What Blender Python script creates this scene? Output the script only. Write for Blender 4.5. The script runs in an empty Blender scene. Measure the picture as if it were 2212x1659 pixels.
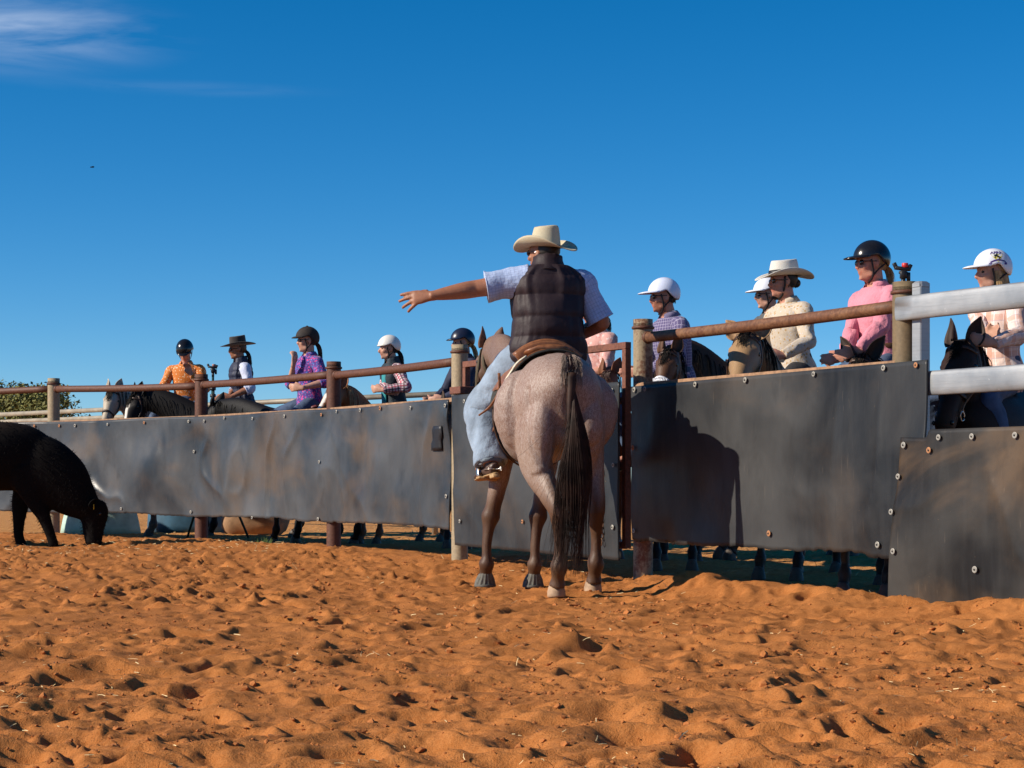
import bpy, bmesh, math, random
import numpy as np
from mathutils import Vector, Matrix

random.seed(7)
RNG = np.random.default_rng(7)
SC = bpy.context.scene
COL = SC.collection

# ------------------------------------------------------------------ camera, sky, sun, exposure
F = 4200.0            # focal length in pixels of a 2212 px wide frame
HZ = 1041.0           # row of the horizon in that frame
CAMH = 0.73
cam_data = bpy.data.cameras.new('camera')
cam = bpy.data.objects.new('camera', cam_data)
COL.objects.link(cam)
cam.location = (0, 0, CAMH)
cam.rotation_euler = (math.radians(90), 0, 0)
cam_data.sensor_fit = 'HORIZONTAL'
cam_data.sensor_width = 36.0
cam_data.lens = 36.0 * F / 2212.0
cam_data.shift_y = (HZ - 829.5) / 2212.0
cam_data.clip_start = 0.1
cam_data.clip_end = 5000
SC.camera = cam

SUN_AZ = math.radians(75)      # how far to the left of straight behind the camera
SUN_EL = math.radians(29)
SUN_STRENGTH = 5.0
SKY_STRENGTH = 0.092
EXPOSURE = 0.38

world = bpy.data.worlds.new('World')
SC.world = world
world.use_nodes = True
wn = world.node_tree
for n_ in list(wn.nodes):
    wn.nodes.remove(n_)
w_out = wn.nodes.new('ShaderNodeOutputWorld')
w_bg = wn.nodes.new('ShaderNodeBackground')
w_sky = wn.nodes.new('ShaderNodeTexSky')
w_sky.sky_type = 'NISHITA'
w_sky.sun_disc = False
w_sky.sun_elevation = SUN_EL
w_sky.sun_rotation = SUN_AZ + math.pi
w_sky.altitude = 300
w_sky.air_density = 0.69
w_sky.dust_density = 0.0
w_sky.ozone_density = 5.5
w_hs = wn.nodes.new('ShaderNodeHueSaturation')
w_hs.inputs['Saturation'].default_value = 1.28
w_hs.inputs['Value'].default_value = 1.0
w_hs.inputs['Hue'].default_value = 0.495
wn.links.new(w_sky.outputs[0], w_hs.inputs['Color'])
# thin cirrus: noise over the view direction, gathered round one part of the sky
w_tc = wn.nodes.new('ShaderNodeTexCoord')
w_map = wn.nodes.new('ShaderNodeMapping')
w_map.inputs['Rotation'].default_value = (0, math.radians(-7), 0)
w_map.inputs['Scale'].default_value = (11, 11, 85)
wn.links.new(w_tc.outputs['Generated'], w_map.inputs['Vector'])
w_noise = wn.nodes.new('ShaderNodeTexNoise')
w_noise.inputs['Scale'].default_value = 1.0
w_noise.inputs['Detail'].default_value = 7
w_noise.inputs['Roughness'].default_value = 0.55
w_noise.inputs['Distortion'].default_value = 0.6
wn.links.new(w_map.outputs[0], w_noise.inputs['Vector'])
w_ramp = wn.nodes.new('ShaderNodeMapRange')
w_ramp.inputs['From Min'].default_value = 0.36
w_ramp.inputs['From Max'].default_value = 0.78
wn.links.new(w_noise.outputs['Fac'], w_ramp.inputs['Value'])


def w_patch(px, py, sx, sz, tilt, amount):
    d = Vector(((px - 1106) / F, 1.0, (HZ - py) / F)).normalized()
    sub = wn.nodes.new('ShaderNodeVectorMath'); sub.operation = 'SUBTRACT'
    wn.links.new(w_tc.outputs['Generated'], sub.inputs[0])
    sub.inputs[1].default_value = d
    mp = wn.nodes.new('ShaderNodeMapping'); mp.vector_type = 'POINT'
    mp.inputs['Rotation'].default_value = (0, math.radians(tilt), 0)
    mp.inputs['Scale'].default_value = (1 / sx, 1 / sx, 1 / sz)
    wn.links.new(sub.outputs[0], mp.inputs['Vector'])
    ln = wn.nodes.new('ShaderNodeVectorMath'); ln.operation = 'LENGTH'
    wn.links.new(mp.outputs[0], ln.inputs[0])
    mr = wn.nodes.new('ShaderNodeMapRange'); mr.interpolation_type = 'SMOOTHSTEP'
    mr.inputs['From Min'].default_value = 1.0
    mr.inputs['From Max'].default_value = 0.05
    mr.inputs['To Max'].default_value = amount
    wn.links.new(ln.outputs['Value'], mr.inputs['Value'])
    return mr.outputs['Result']


p1 = w_patch(-60, 55, 0.120, 0.028, 3, 0.34)
p2 = w_patch(380, 190, 0.10, 0.005, 5, 0.05)
w_add = wn.nodes.new('ShaderNodeMath'); w_add.operation = 'ADD'
wn.links.new(p1, w_add.inputs[0]); wn.links.new(p2, w_add.inputs[1])
w_mul = wn.nodes.new('ShaderNodeMath'); w_mul.operation = 'MULTIPLY'
wn.links.new(w_add.outputs[0], w_mul.inputs[0]); wn.links.new(w_ramp.outputs[0], w_mul.inputs[1])
w_mix = wn.nodes.new('ShaderNodeMix'); w_mix.data_type = 'RGBA'
wn.links.new(w_mul.outputs[0], w_mix.inputs['Factor'])
wn.links.new(w_hs.outputs[0], w_mix.inputs['A'])
w_mix.inputs['B'].default_value = (9.0, 9.6, 10.5, 1)
wn.links.new(w_mix.outputs['Result'], w_bg.inputs['Color'])
w_bg.inputs['Strength'].default_value = SKY_STRENGTH
wn.links.new(w_bg.outputs[0], w_out.inputs['Surface'])

sun_data = bpy.data.lights.new('sun', 'SUN')
sun_data.energy = SUN_STRENGTH
sun_data.angle = math.radians(0.53)
sun_data.color = (1.0, 0.90, 0.76)
sun = bpy.data.objects.new('sun', sun_data)
COL.objects.link(sun)
SUN_DIR = Vector((math.sin(SUN_AZ) * math.cos(SUN_EL), math.cos(SUN_AZ) * math.cos(SUN_EL), -math.sin(SUN_EL)))
sun.rotation_euler = SUN_DIR.to_track_quat('-Z', 'Y').to_euler()
sun.location = (-20, -10, 12)

SC.view_settings.view_transform = 'Standard'
SC.view_settings.look = 'None'
SC.view_settings.gamma = 1.0
SC.view_settings.exposure = EXPOSURE
SC.view_settings.use_curve_mapping = False
SC.cycles.max_bounces = 6


# ------------------------------------------------------------------ small tools
def at(px, py, d):
    return np.array([(px - 1106) / F * d, d, CAMH + (HZ - py) / F * d])


def nrm(v):
    v = np.asarray(v, float)
    return v / max(1e-9, np.linalg.norm(v))


def v3(*a):
    return np.array(a, float)


def hash3(ix, iy, iz, seed):
    h = (ix.astype(np.int64) * 374761393 + iy.astype(np.int64) * 668265263 + iz.astype(np.int64) * 2147483647 + seed * 974634777) & 0xffffffff
    h = ((h ^ (h >> 13)) * 1274126177) & 0xffffffff
    h = h ^ (h >> 16)
    return (h & 0xffff).astype(np.float64) / 65535.0


def vnoise(P, seed=0):
    """smooth value noise in [-1,1] at the points P (n,3)"""
    P = np.asarray(P, float)
    I = np.floor(P).astype(np.int64)
    f = P - I
    f = f * f * f * (f * (f * 6 - 15) + 10)
    x, y, z = I[:, 0], I[:, 1], I[:, 2]
    r = 0
    for dx in (0, 1):
        for dy in (0, 1):
            for dz in (0, 1):
                w = (f[:, 0] if dx else 1 - f[:, 0]) * (f[:, 1] if dy else 1 - f[:, 1]) * (f[:, 2] if dz else 1 - f[:, 2])
                r = r + w * hash3(x + dx, y + dy, z + dz, seed)
    return r * 2 - 1


def fbm(P, octaves=4, seed=0, gain=0.5):
    P = np.asarray(P, float)
    r, a, t = 0, 1.0, 0
    for k in range(octaves):
        r = r + a * vnoise(P * (2.03 ** k) + 17.3 * k, seed + k)
        t += a
        a *= gain
    return r / t


def smooth01(x, a, b):
    t = np.clip((x - a) / (b - a), 0, 1)
    return t * t * (3 - 2 * t)


def cat_rom(P, sub):
    P = np.asarray(P, float)
    if P.ndim == 1:
        P = P[:, None]
    n = len(P)
    if n == 2:
        t = np.linspace(0, 1, sub + 1)[:, None]
        return P[0] * (1 - t) + P[1] * t
    Q = np.vstack([2 * P[0] - P[1], P, 2 * P[-1] - P[-2]])
    out = []
    for i in range(n - 1):
        p0, p1, p2, p3 = Q[i], Q[i + 1], Q[i + 2], Q[i + 3]
        for k in range(sub):
            t = k / sub
            out.append(0.5 * (2 * p1 + (p2 - p0) * t + (2 * p0 - 5 * p1 + 4 * p2 - p3) * t * t + (3 * p1 - p0 - 3 * p2 + p3) * t ** 3))
    out.append(P[-1])
    return np.array(out)


class Soup:
    """collects pieces of surface; build() links them as ONE mesh object"""

    def __init__(self):
        self.V, self.Fc, self.UV, self.n = [], [], [], 0

    def add(self, V, Fc, UV=None):
        V = np.asarray(V, float)
        o = self.n
        self.V.append(V)
        self.UV.append(np.zeros((len(V), 2)) if UV is None else np.asarray(UV, float))
        self.Fc += [tuple(i + o for i in f) for f in Fc]
        self.n += len(V)
        return self

    def loft(self, st, n=16, sub=4, up=(0, 0, 1), caps=True, disp=None, p=2.0, uv=False):
        C = cat_rom([s[0] for s in st], sub)
        A = np.maximum(cat_rom([s[1] for s in st], sub)[:, 0], 1e-4)
        B = np.maximum(cat_rom([s[2] if len(s) > 2 else s[1] for s in st], sub)[:, 0], 1e-4)
        m = len(C)
        T = np.gradient(C, axis=0)
        T /= np.maximum(np.linalg.norm(T, axis=1, keepdims=True), 1e-9)
        up = np.asarray(up, float)
        if up.ndim == 1:
            U0 = np.repeat(up[None], m, 0)
        else:
            U0 = cat_rom(up, sub)
        dead = np.linalg.norm(T, axis=1) < .5
        if dead.any():
            for q_ in np.where(dead)[0]:
                T[q_] = T[q_ - 1] if q_ else T[q_ + 1]
        S = np.cross(U0, T)
        ln = np.linalg.norm(S, axis=1)
        bad = ln < 1e-3
        if bad.any():
            S[bad] = np.cross(np.array([0.3, 0.9, 0.2]), T[bad])
        S /= np.linalg.norm(S, axis=1, keepdims=True)
        U = np.cross(T, S)
        k = n + 1 if uv else n
        ang = np.arange(k) * 2 * math.pi / n
        c, s = np.cos(ang), np.sin(ang)
        cs = np.sign(c) * np.abs(c) ** (2 / p)
        ss = np.sign(s) * np.abs(s) ** (2 / p)
        P = C[:, None, :] + S[:, None, :] * (A[:, None] * cs[None])[..., None] + U[:, None, :] * (B[:, None] * ss[None])[..., None]
        L = np.concatenate([[0], np.cumsum(np.linalg.norm(np.diff(C, axis=0), axis=1))])
        if disp is not None:
            D = S[:, None, :] * c[None, :, None] + U[:, None, :] * s[None, :, None]
            aa, ll = np.meshgrid(ang, L)
            r = disp(aa.ravel(), ll.ravel(), P.reshape(-1, 3)).reshape(m, k)
            P = P + D * r[..., None]
        circ = math.pi * (A.mean() + B.mean())
        uu, vv = np.meshgrid(ang / (2 * math.pi) * circ, L)
        UV = np.stack([uu.ravel(), vv.ravel()], 1)
        V = P.reshape(-1, 3)
        Fc = []
        for i in range(m - 1):
            for j in range(n):
                j2 = (j + 1) % k if not uv else j + 1
                Fc.append((i * k + j, i * k + j2, (i + 1) * k + j2, (i + 1) * k + j))
        if caps:
            a, b = len(V), len(V) + 1
            V = np.vstack([V, C[0], C[-1]])
            UV = np.vstack([UV, UV[0], UV[-1]])
            for j in range(n):
                j2 = (j + 1) % k if not uv else j + 1
                Fc.append((a, j2, j))
                Fc.append((b, (m - 1) * k + j, (m - 1) * k + j2))
        return self.add(V, Fc, UV)

    def tube(self, pts, r, n=8, sub=3, caps=True):
        rr = [r] * len(pts) if np.isscalar(r) else r
        return self.loft([(p_, q, q) for p_, q in zip(pts, rr)], n=n, sub=sub, caps=caps, up=(0.13, 0.31, 0.94))

    def ell(self, c, r, R=None, n=14, m=9):
        c = np.asarray(c, float)
        r = np.asarray(r, float)
        V, Fc = [], []
        for i in range(m + 1):
            th = math.pi * i / m
            for j in range(n):
                ph = 2 * math.pi * j / n
                V.append((math.sin(th) * math.cos(ph) * r[0], math.sin(th) * math.sin(ph) * r[1], math.cos(th) * r[2]))
        V = np.array(V)
        if R is not None:
            V = V @ np.asarray(R).T
        V = V + c
        for i in range(m):
            for j in range(n):
                Fc.append((i * n + j, (i + 1) * n + j, (i + 1) * n + (j + 1) % n, i * n + (j + 1) % n))
        return self.add(V, Fc)

    def box(self, c, h, ax=None, bev=0.0):
        """box with half sizes h along the axes ax (rows), edges chamfered by bev"""
        c = np.asarray(c, float)
        h = np.asarray(h, float)
        X = np.eye(3) if ax is None else np.asarray(ax, float)
        if bev <= 0:
            V = [(sx * h[0], sy * h[1], sz * h[2]) for sx in (-1, 1) for sy in (-1, 1) for sz in (-1, 1)]
            Fc = [(0, 1, 3, 2), (4, 6, 7, 5), (0, 4, 5, 1), (2, 3, 7, 6), (0, 2, 6, 4), (1, 5, 7, 3)]
            return self.add(np.array(V) @ X + c, Fc)
        # profile in the first two axes with cut corners, swept along the third with inset ends
        def prof(i):
            a, b = h[0] - i, h[1] - i
            g = bev
            return [(a, -b + g), (a, b - g), (a - g, b), (-a + g, b), (-a, b - g), (-a, -b + g), (-a + g, -b), (a - g, -b)]
        V = []
        for z, i in ((-h[2], bev), (-h[2] + bev, 0), (h[2] - bev, 0), (h[2], bev)):
            V += [(x, y, z) for x, y in prof(i)]
        Fc = [tuple(range(7, -1, -1)), tuple(range(24, 32))]
        for r in range(3):
            for j in range(8):
                Fc.append((r * 8 + j, r * 8 + (j + 1) % 8, (r + 1) * 8 + (j + 1) % 8, (r + 1) * 8 + j))
        return self.add(np.array(V) @ X + c, Fc)

    def grid(self, P, thick=0.0, closed_u=False):
        """P (m,k,3) sheet; with thickness it becomes a closed slab"""
        m, k = P.shape[:2]
        V = P.reshape(-1, 3)
        if thick == 0:
            Fc = [(i * k + j, i * k + j + 1, (i + 1) * k + j + 1, (i + 1) * k + j) for i in range(m - 1) for j in range(k - 1)]
            if closed_u:
                Fc += [(i * k + k - 1, i * k, (i + 1) * k, (i + 1) * k + k - 1) for i in range(m - 1)]
            return self.add(V, Fc)
        if closed_u:
            du = np.roll(P, -1, 1) - np.roll(P, 1, 1)
        else:
            du = np.gradient(P, axis=1)
        dv = np.gradient(P, axis=0)
        N = np.cross(du, dv)
        N /= np.maximum(np.linalg.norm(N, axis=2, keepdims=True), 1e-9)
        Q = (P - N * thick).reshape(-1, 3)
        o = m * k
        kk = k if closed_u else k - 1
        Fc = []
        for i in range(m - 1):
            for j in range(kk):
                a, b, c, d = i * k + j, i * k + (j + 1) % k, (i + 1) * k + (j + 1) % k, (i + 1) * k + j
                Fc.append((a, b, c, d))
                Fc.append((o + a, o + d, o + c, o + b))
        for j in range(kk):
            a, b = j, (j + 1) % k
            Fc.append((a, o + a, o + b, b))
            a, b = (m - 1) * k + j, (m - 1) * k + (j + 1) % k
            Fc.append((a, b, o + b, o + a))
        if not closed_u:
            for i in range(m - 1):
                a, b = i * k, (i + 1) * k
                Fc.append((a, b, o + b, o + a))
                a, b = i * k + k - 1, (i + 1) * k + k - 1
                Fc.append((a, o + a, o + b, b))
        return self.add(np.vstack([V, Q]), Fc)

    def arrays(self):
        return np.vstack(self.V), self.Fc, np.vstack(self.UV)

    def build(self, name, mat, parent=None, smooth=True, base=None):
        V, Fc, UV = self.arrays()
        return make_obj(name, V, Fc, mat, parent, smooth, UV, base)


def make_mesh(name, V, Fc, mat=None, smooth=True, UV=None):
    me = bpy.data.meshes.new(name)
    V = np.asarray(V, np.float32)
    me.vertices.add(len(V))
    me.vertices.foreach_set('co', V.ravel())
    if isinstance(Fc, np.ndarray):
        cnt = np.full(len(Fc), Fc.shape[1], np.int32)
        idx = Fc.ravel().astype(np.int32)
    else:
        cnt = np.array([len(f) for f in Fc], np.int32)
        idx = np.array([i for f in Fc for i in f], np.int32)
    me.loops.add(len(idx))
    me.loops.foreach_set('vertex_index', idx)
    me.polygons.add(len(cnt))
    me.polygons.foreach_set('loop_start', np.concatenate([[0], np.cumsum(cnt)[:-1]]).astype(np.int32))
    me.update(calc_edges=True)
    me.validate()
    me.polygons.foreach_set('use_smooth', np.full(len(me.polygons), bool(smooth)))
    if UV is not None and np.abs(UV).max() > 0:
        uvl = me.uv_layers.new(name='UVMap')
        li = np.empty(len(me.loops), np.int32)
        me.loops.foreach_get('vertex_index', li)
        uvl.data.foreach_set('uv', np.asarray(UV, np.float32)[li].ravel())
    if mat is not None:
        me.materials.append(mat)
    return me


def make_obj(name, V, Fc, mat, parent=None, smooth=True, UV=None, base=None):
    """vertices are given in world space; the object's origin is the parent's, or base"""
    V = np.asarray(V, float)
    if parent is not None:
        o = WLOC[parent.name]
    elif base is not None:
        o = np.asarray(base, float)
    else:
        o = np.array([V[:, 0].mean(), V[:, 1].mean(), V[:, 2].min()])
    ob = bpy.data.objects.new(name, make_mesh(name, V - o, Fc, mat, smooth, UV))
    COL.objects.link(ob)
    if parent is not None:
        ob.parent = parent
    else:
        ob.location = o
    WLOC[ob.name] = o
    return ob


WLOC = {}


def thing(name, label, cat, loc, group=None):
    o = bpy.data.objects.new(name, None)
    o.empty_display_size = 0.1
    COL.objects.link(o)
    o.location = loc
    o['label'] = label
    o['category'] = cat
    if group:
        o['group'] = group
    WLOC[o.name] = np.asarray(loc, float)
    return o


def tag(o, label, cat, group=None, kind=None):
    if label:
        o['label'] = label
    if cat:
        o['category'] = cat
    if group:
        o['group'] = group
    if kind:
        o['kind'] = kind
    return o


def inst(name, mesh, parent, pos, rot=None, scale=1.0):
    """a part that shares mesh data: pos in world space, rot a 3x3 matrix whose columns are the part's axes"""
    ob = bpy.data.objects.new(name, mesh)
    COL.objects.link(ob)
    o = WLOC[parent.name]
    ob.parent = parent
    Mx = Matrix.Identity(4) if rot is None else Matrix([list(r) for r in np.asarray(rot)]).to_4x4()
    ob.matrix_local = Matrix.Translation(Vector(np.asarray(pos) - o)) @ Mx @ Matrix.Scale(scale, 4)
    WLOC[ob.name] = np.asarray(pos, float)
    return ob


def remesh(soup, voxel, smooth=4):
    """fuses the closed pieces of a soup into one continuous surface"""
    V, Fc, _ = soup.arrays()
    me = make_mesh('tmp', V, Fc)
    ob = bpy.data.objects.new('tmp', me)
    COL.objects.link(ob)
    r = ob.modifiers.new('r', 'REMESH')
    r.mode = 'VOXEL'
    r.voxel_size = voxel
    r.adaptivity = 0
    if smooth:
        s = ob.modifiers.new('s', 'SMOOTH')
        s.factor = 0.5
        s.iterations = smooth
    dg = bpy.context.evaluated_depsgraph_get()
    m2 = bpy.data.meshes.new_from_object(ob.evaluated_get(dg))
    bpy.data.objects.remove(ob)
    bpy.data.meshes.remove(me)
    Vn = np.empty(len(m2.vertices) * 3, np.float32)
    m2.vertices.foreach_get('co', Vn)
    N = np.empty(len(m2.vertices) * 3, np.float32)
    m2.vertices.foreach_get('normal', N)
    return m2, Vn.reshape(-1, 3).astype(float), N.reshape(-1, 3).astype(float)


def finish(name, m2, V, mat, parent, colors=None):
    o = WLOC[parent.name]
    m2.vertices.foreach_set('co', (V - o).astype(np.float32).ravel())
    m2.name = name
    m2.materials.clear()
    m2.materials.append(mat)
    m2.polygons.foreach_set('use_smooth', np.ones(len(m2.polygons), bool))
    if colors is not None:
        ca = m2.color_attributes.new('Col', 'FLOAT_COLOR', 'POINT')
        c4 = np.ones((len(V), 4), np.float32)
        c4[:, :colors.shape[1]] = colors
        ca.data.foreach_set('color', c4.ravel())
    m2.update()
    ob = bpy.data.objects.new(name, m2)
    COL.objects.link(ob)
    ob.parent = parent
    WLOC[ob.name] = o
    return ob


def strands(paths, r0, r1, n=3):
    S = Soup()
    Vs, Fs, base = [], [], 0
    for P in paths:
        P = np.asarray(P)
        m = len(P)
        T = np.gradient(P, axis=0)
        T /= np.maximum(np.linalg.norm(T, axis=1, keepdims=True), 1e-9)
        a = np.cross(T, np.array([0.21, 0.9, 0.37]))
        a /= np.maximum(np.linalg.norm(a, axis=1, keepdims=True), 1e-9)
        b = np.cross(T, a)
        rr = np.linspace(r0, r1, m)[:, None]
        V = np.stack([P + rr * (a * math.cos(2 * math.pi * k / n) + b * math.sin(2 * math.pi * k / n)) for k in range(n)], 1).reshape(-1, 3)
        Vs.append(V)
        for i in range(m - 1):
            for k in range(n):
                Fs.append((base + i * n + k, base + i * n + (k + 1) % n, base + (i + 1) * n + (k + 1) % n, base + (i + 1) * n + k))
        base += len(V)
    S.add(np.vstack(Vs), Fs)
    return S


# ------------------------------------------------------------------ materials
class NT:
    def __init__(self, name):
        self.m = bpy.data.materials.new(name)
        self.m.use_nodes = True
        self.t = self.m.node_tree
        self.b = self.t.nodes['Principled BSDF']

    def n(self, typ, **kw):
        nd = self.t.nodes.new('ShaderNode' + typ)
        for k, v in kw.items():
            if k in ('operation', 'data_type', 'blend_type', 'feature', 'interpolation_type', 'distance', 'noise_dimensions', 'bands_direction', 'wave_type', 'attribute_name'):
                setattr(nd, k, v)
        return nd

    def link(self, a, b):
        self.t.links.new(a, b)

    def put(self, sock, v):
        if hasattr(v, 'is_output') or isinstance(v, bpy.types.NodeSocket):
            self.link(v, sock)
        elif isinstance(v, (tuple, list)) and len(v) == 3 and sock.type == 'RGBA':
            sock.default_value = (*v, 1)
        else:
            sock.default_value = v

    def math(self, op, a, b=0.0, c=None):
        nd = self.n('Math', operation=op)
        self.put(nd.inputs[0], a)
        self.put(nd.inputs[1], b)
        if c is not None:
            self.put(nd.inputs[2], c)
        return nd.outputs[0]

    def mix(self, f, a, b, blend='MIX'):
        nd = self.n('Mix', data_type='RGBA', blend_type=blend)
        self.put(nd.inputs['Factor'], f)
        self.put(nd.inputs['A'], a)
        self.put(nd.inputs['B'], b)
        return nd.outputs['Result']

    def rng(self, v, a, b, c=0.0, d=1.0, smooth=False):
        nd = self.n('MapRange')
        if smooth:
            nd.interpolation_type = 'SMOOTHSTEP'
        self.put(nd.inputs['Value'], v)
        for k, x in zip(('From Min', 'From Max', 'To Min', 'To Max'), (a, b, c, d)):
            nd.inputs[k].default_value = x
        return nd.outputs['Result']

    def coord(self, kind='Object', scale=None, rot=None):
        nd = self.n('TexCoord')
        s = nd.outputs[kind]
        if scale is None and rot is None:
            return s
        mp = self.n('Mapping')
        self.link(s, mp.inputs['Vector'])
        if scale is not None:
            mp.inputs['Scale'].default_value = scale
        if rot is not None:
            mp.inputs['Rotation'].default_value = rot
        return mp.outputs[0]

    def noise(self, scale, vec=None, detail=4, rough=0.55, dist=0.0):
        nd = self.n('TexNoise')
        nd.inputs['Scale'].default_value = scale
        nd.inputs['Detail'].default_value = detail
        nd.inputs['Roughness'].default_value = rough
        nd.inputs['Distortion'].default_value = dist
        self.link(self.coord() if vec is None else vec, nd.inputs['Vector'])
        return nd.outputs['Fac']

    def attr(self, name='Col'):
        nd = self.n('Attribute')
        nd.attribute_name = name
        return nd

    def bump(self, h, strength=0.3, dist=0.01):
        nd = self.n('Bump')
        nd.inputs['Strength'].default_value = strength
        nd.inputs['Distance'].default_value = dist
        self.put(nd.inputs['Height'], h)
        self.link(nd.outputs[0], self.b.inputs['Normal'])

    def out(self, color=None, rough=None, metal=None, spec=None, sheen=None, coat=None):
        for k, v in (('Base Color', color), ('Roughness', rough), ('Metallic', metal), ('Specular IOR Level', spec), ('Sheen Weight', sheen), ('Coat Weight', coat)):
            if v is not None:
                self.put(self.b.inputs[k], v)
        return self.m


def dim(c, k):
    return tuple(x * k for x in c)


def mat_plain(name, c, rough=0.6, metal=0.0, spec=0.4, nscale=30, amt=0.25, bscale=None, bstr=0.2, bdist=0.004, sheen=0.0, coat=0.0):
    t = NT(name)
    f = t.noise(nscale)
    col = t.mix(t.rng(f, 0.3, 0.7), dim(c, 1 - amt), dim(c, 1 + amt))
    if bscale:
        t.bump(t.noise(bscale, detail=3), bstr, bdist)
    return t.out(col, rough, metal, spec, sheen, coat)


def mat_plaid(name, base, lines, rough=0.8):
    """woven check on the loft's own coordinates (metres): lines = [(axis, period, width, colour, opacity)]"""
    t = NT(name)
    uv = t.coord('UV')
    sp = t.n('SeparateXYZ')
    t.link(uv, sp.inputs[0])
    col = t.mix(t.rng(t.noise(40), 0.3, 0.7), dim(base, 0.88), dim(base, 1.1))
    for ax, per, w, c, op in lines:
        fr = t.math('FRACT', t.math('DIVIDE', sp.outputs[ax], per))
        on = t.math('LESS_THAN', fr, w)
        col = t.mix(t.math('MULTIPLY', on, op), col, c)
    t.bump(t.noise(26, detail=3), 0.5, 0.012)
    return t.out(col, rough, 0, 0.25, 0.2)


def mat_print(name, base, spots, scale=60, rough=0.8):
    """printed cloth: small motifs in several colours"""
    t = NT(name)
    col = base
    for i, (c, th, sc) in enumerate(spots):
        vo = t.n('TexVoronoi')
        vo.inputs['Scale'].default_value = scale * sc
        mp = t.n('Mapping')
        mp.inputs['Location'].default_value = (i * 3.7, i * 1.3, i * 2.1)
        t.link(t.coord(), mp.inputs['Vector'])
        t.link(mp.outputs[0], vo.inputs['Vector'])
        col = t.mix(t.math('LESS_THAN', vo.outputs['Distance'], th), col, c)
    t.bump(t.noise(26, detail=3), 0.5, 0.012)
    return t.out(col, rough, 0, 0.25, 0.2)
# ------------------------------------------------------------------ fence line
POSTS = {}          # px of the post's middle, depth
FK = 0.956
POSTS_PX = [(px_, d_ * FK) for px_, d_ in ((116, 23.86), (435, 21.9), (721, 19.6), (993, 17.2), (1389, 14.5), (1955, 11.8))]
PXY = [np.array([(px - 1106) / F * d, d]) for px, d in POSTS_PX]
PXY.insert(0, PXY[0] + (PXY[0] - PXY[1]) * 1.0 + np.array([-0.2, -0.5]))
FENCE = np.array(PXY + [PXY[-1] + np.array([1.35, -2.3])])     # [left extension, p0..p5, right extension]
P0, P1, P2, P3, P4, P5 = [np.array(p) for p in PXY[1:7]]


def fence_signed(x, y):
    """distance to the fence line, positive beyond it (away from the camera)"""
    best = np.full(x.shape, 1e9)
    sign = np.zeros(x.shape)
    for i in range(len(FENCE) - 1):
        a, b = FENCE[i], FENCE[i + 1]
        e = b - a
        L2 = e @ e
        t = np.clip(((x - a[0]) * e[0] + (y - a[1]) * e[1]) / L2, 0, 1)
        dx, dy = x - a[0] - t * e[0], y - a[1] - t * e[1]
        d = np.hypot(dx, dy)
        s = np.sign(-(e[1] * dx) + e[0] * dy)
        m = d < best
        best[m] = d[m]
        sign[m] = s[m]
    return best * sign


def base_height(x, y):
    x = np.asarray(x, float)
    y = np.asarray(y, float)
    fd = fence_signed(x, y)
    far = smooth01(y, 13.3, 18.5)
    z = 0.075 * far - 0.045 * np.exp(-((x + 0.0) ** 2 + (y - 13.72) ** 2) / 0.45 ** 2)
    left_up = smooth01(-x, -3.0, 1.0)
    bank = smooth01(x, 0.75, 1.25)
    z = z + bank * (0.085 + 0.05 * vn2(x, y, 0.55, 15) + 0.02 * vn2(x, y, 0.2, 16)) * np.exp(-((fd + 0.28) / 0.34) ** 2)
    z = z + 0.045 * np.exp(-((fd + 0.25) / 0.42) ** 2) * (0.35 + 0.65 * vn2(x, y, 1.1, 5) ** 2 + 0.3 * left_up)
    z = z + 0.012 * vnoise(np.stack([x / 0.9, y / 0.9, x * 0], -1).reshape(-1, 3), 3).reshape(x.shape) * (fd < 3)
    return z


def vn2(x, y, s, seed):
    return vnoise(np.stack([x / s, y / s, 0 * x], -1).reshape(-1, 3), seed).reshape(x.shape)


def gz(x, y):
    return float(base_height(np.array([x]), np.array([y]))[0])


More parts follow.
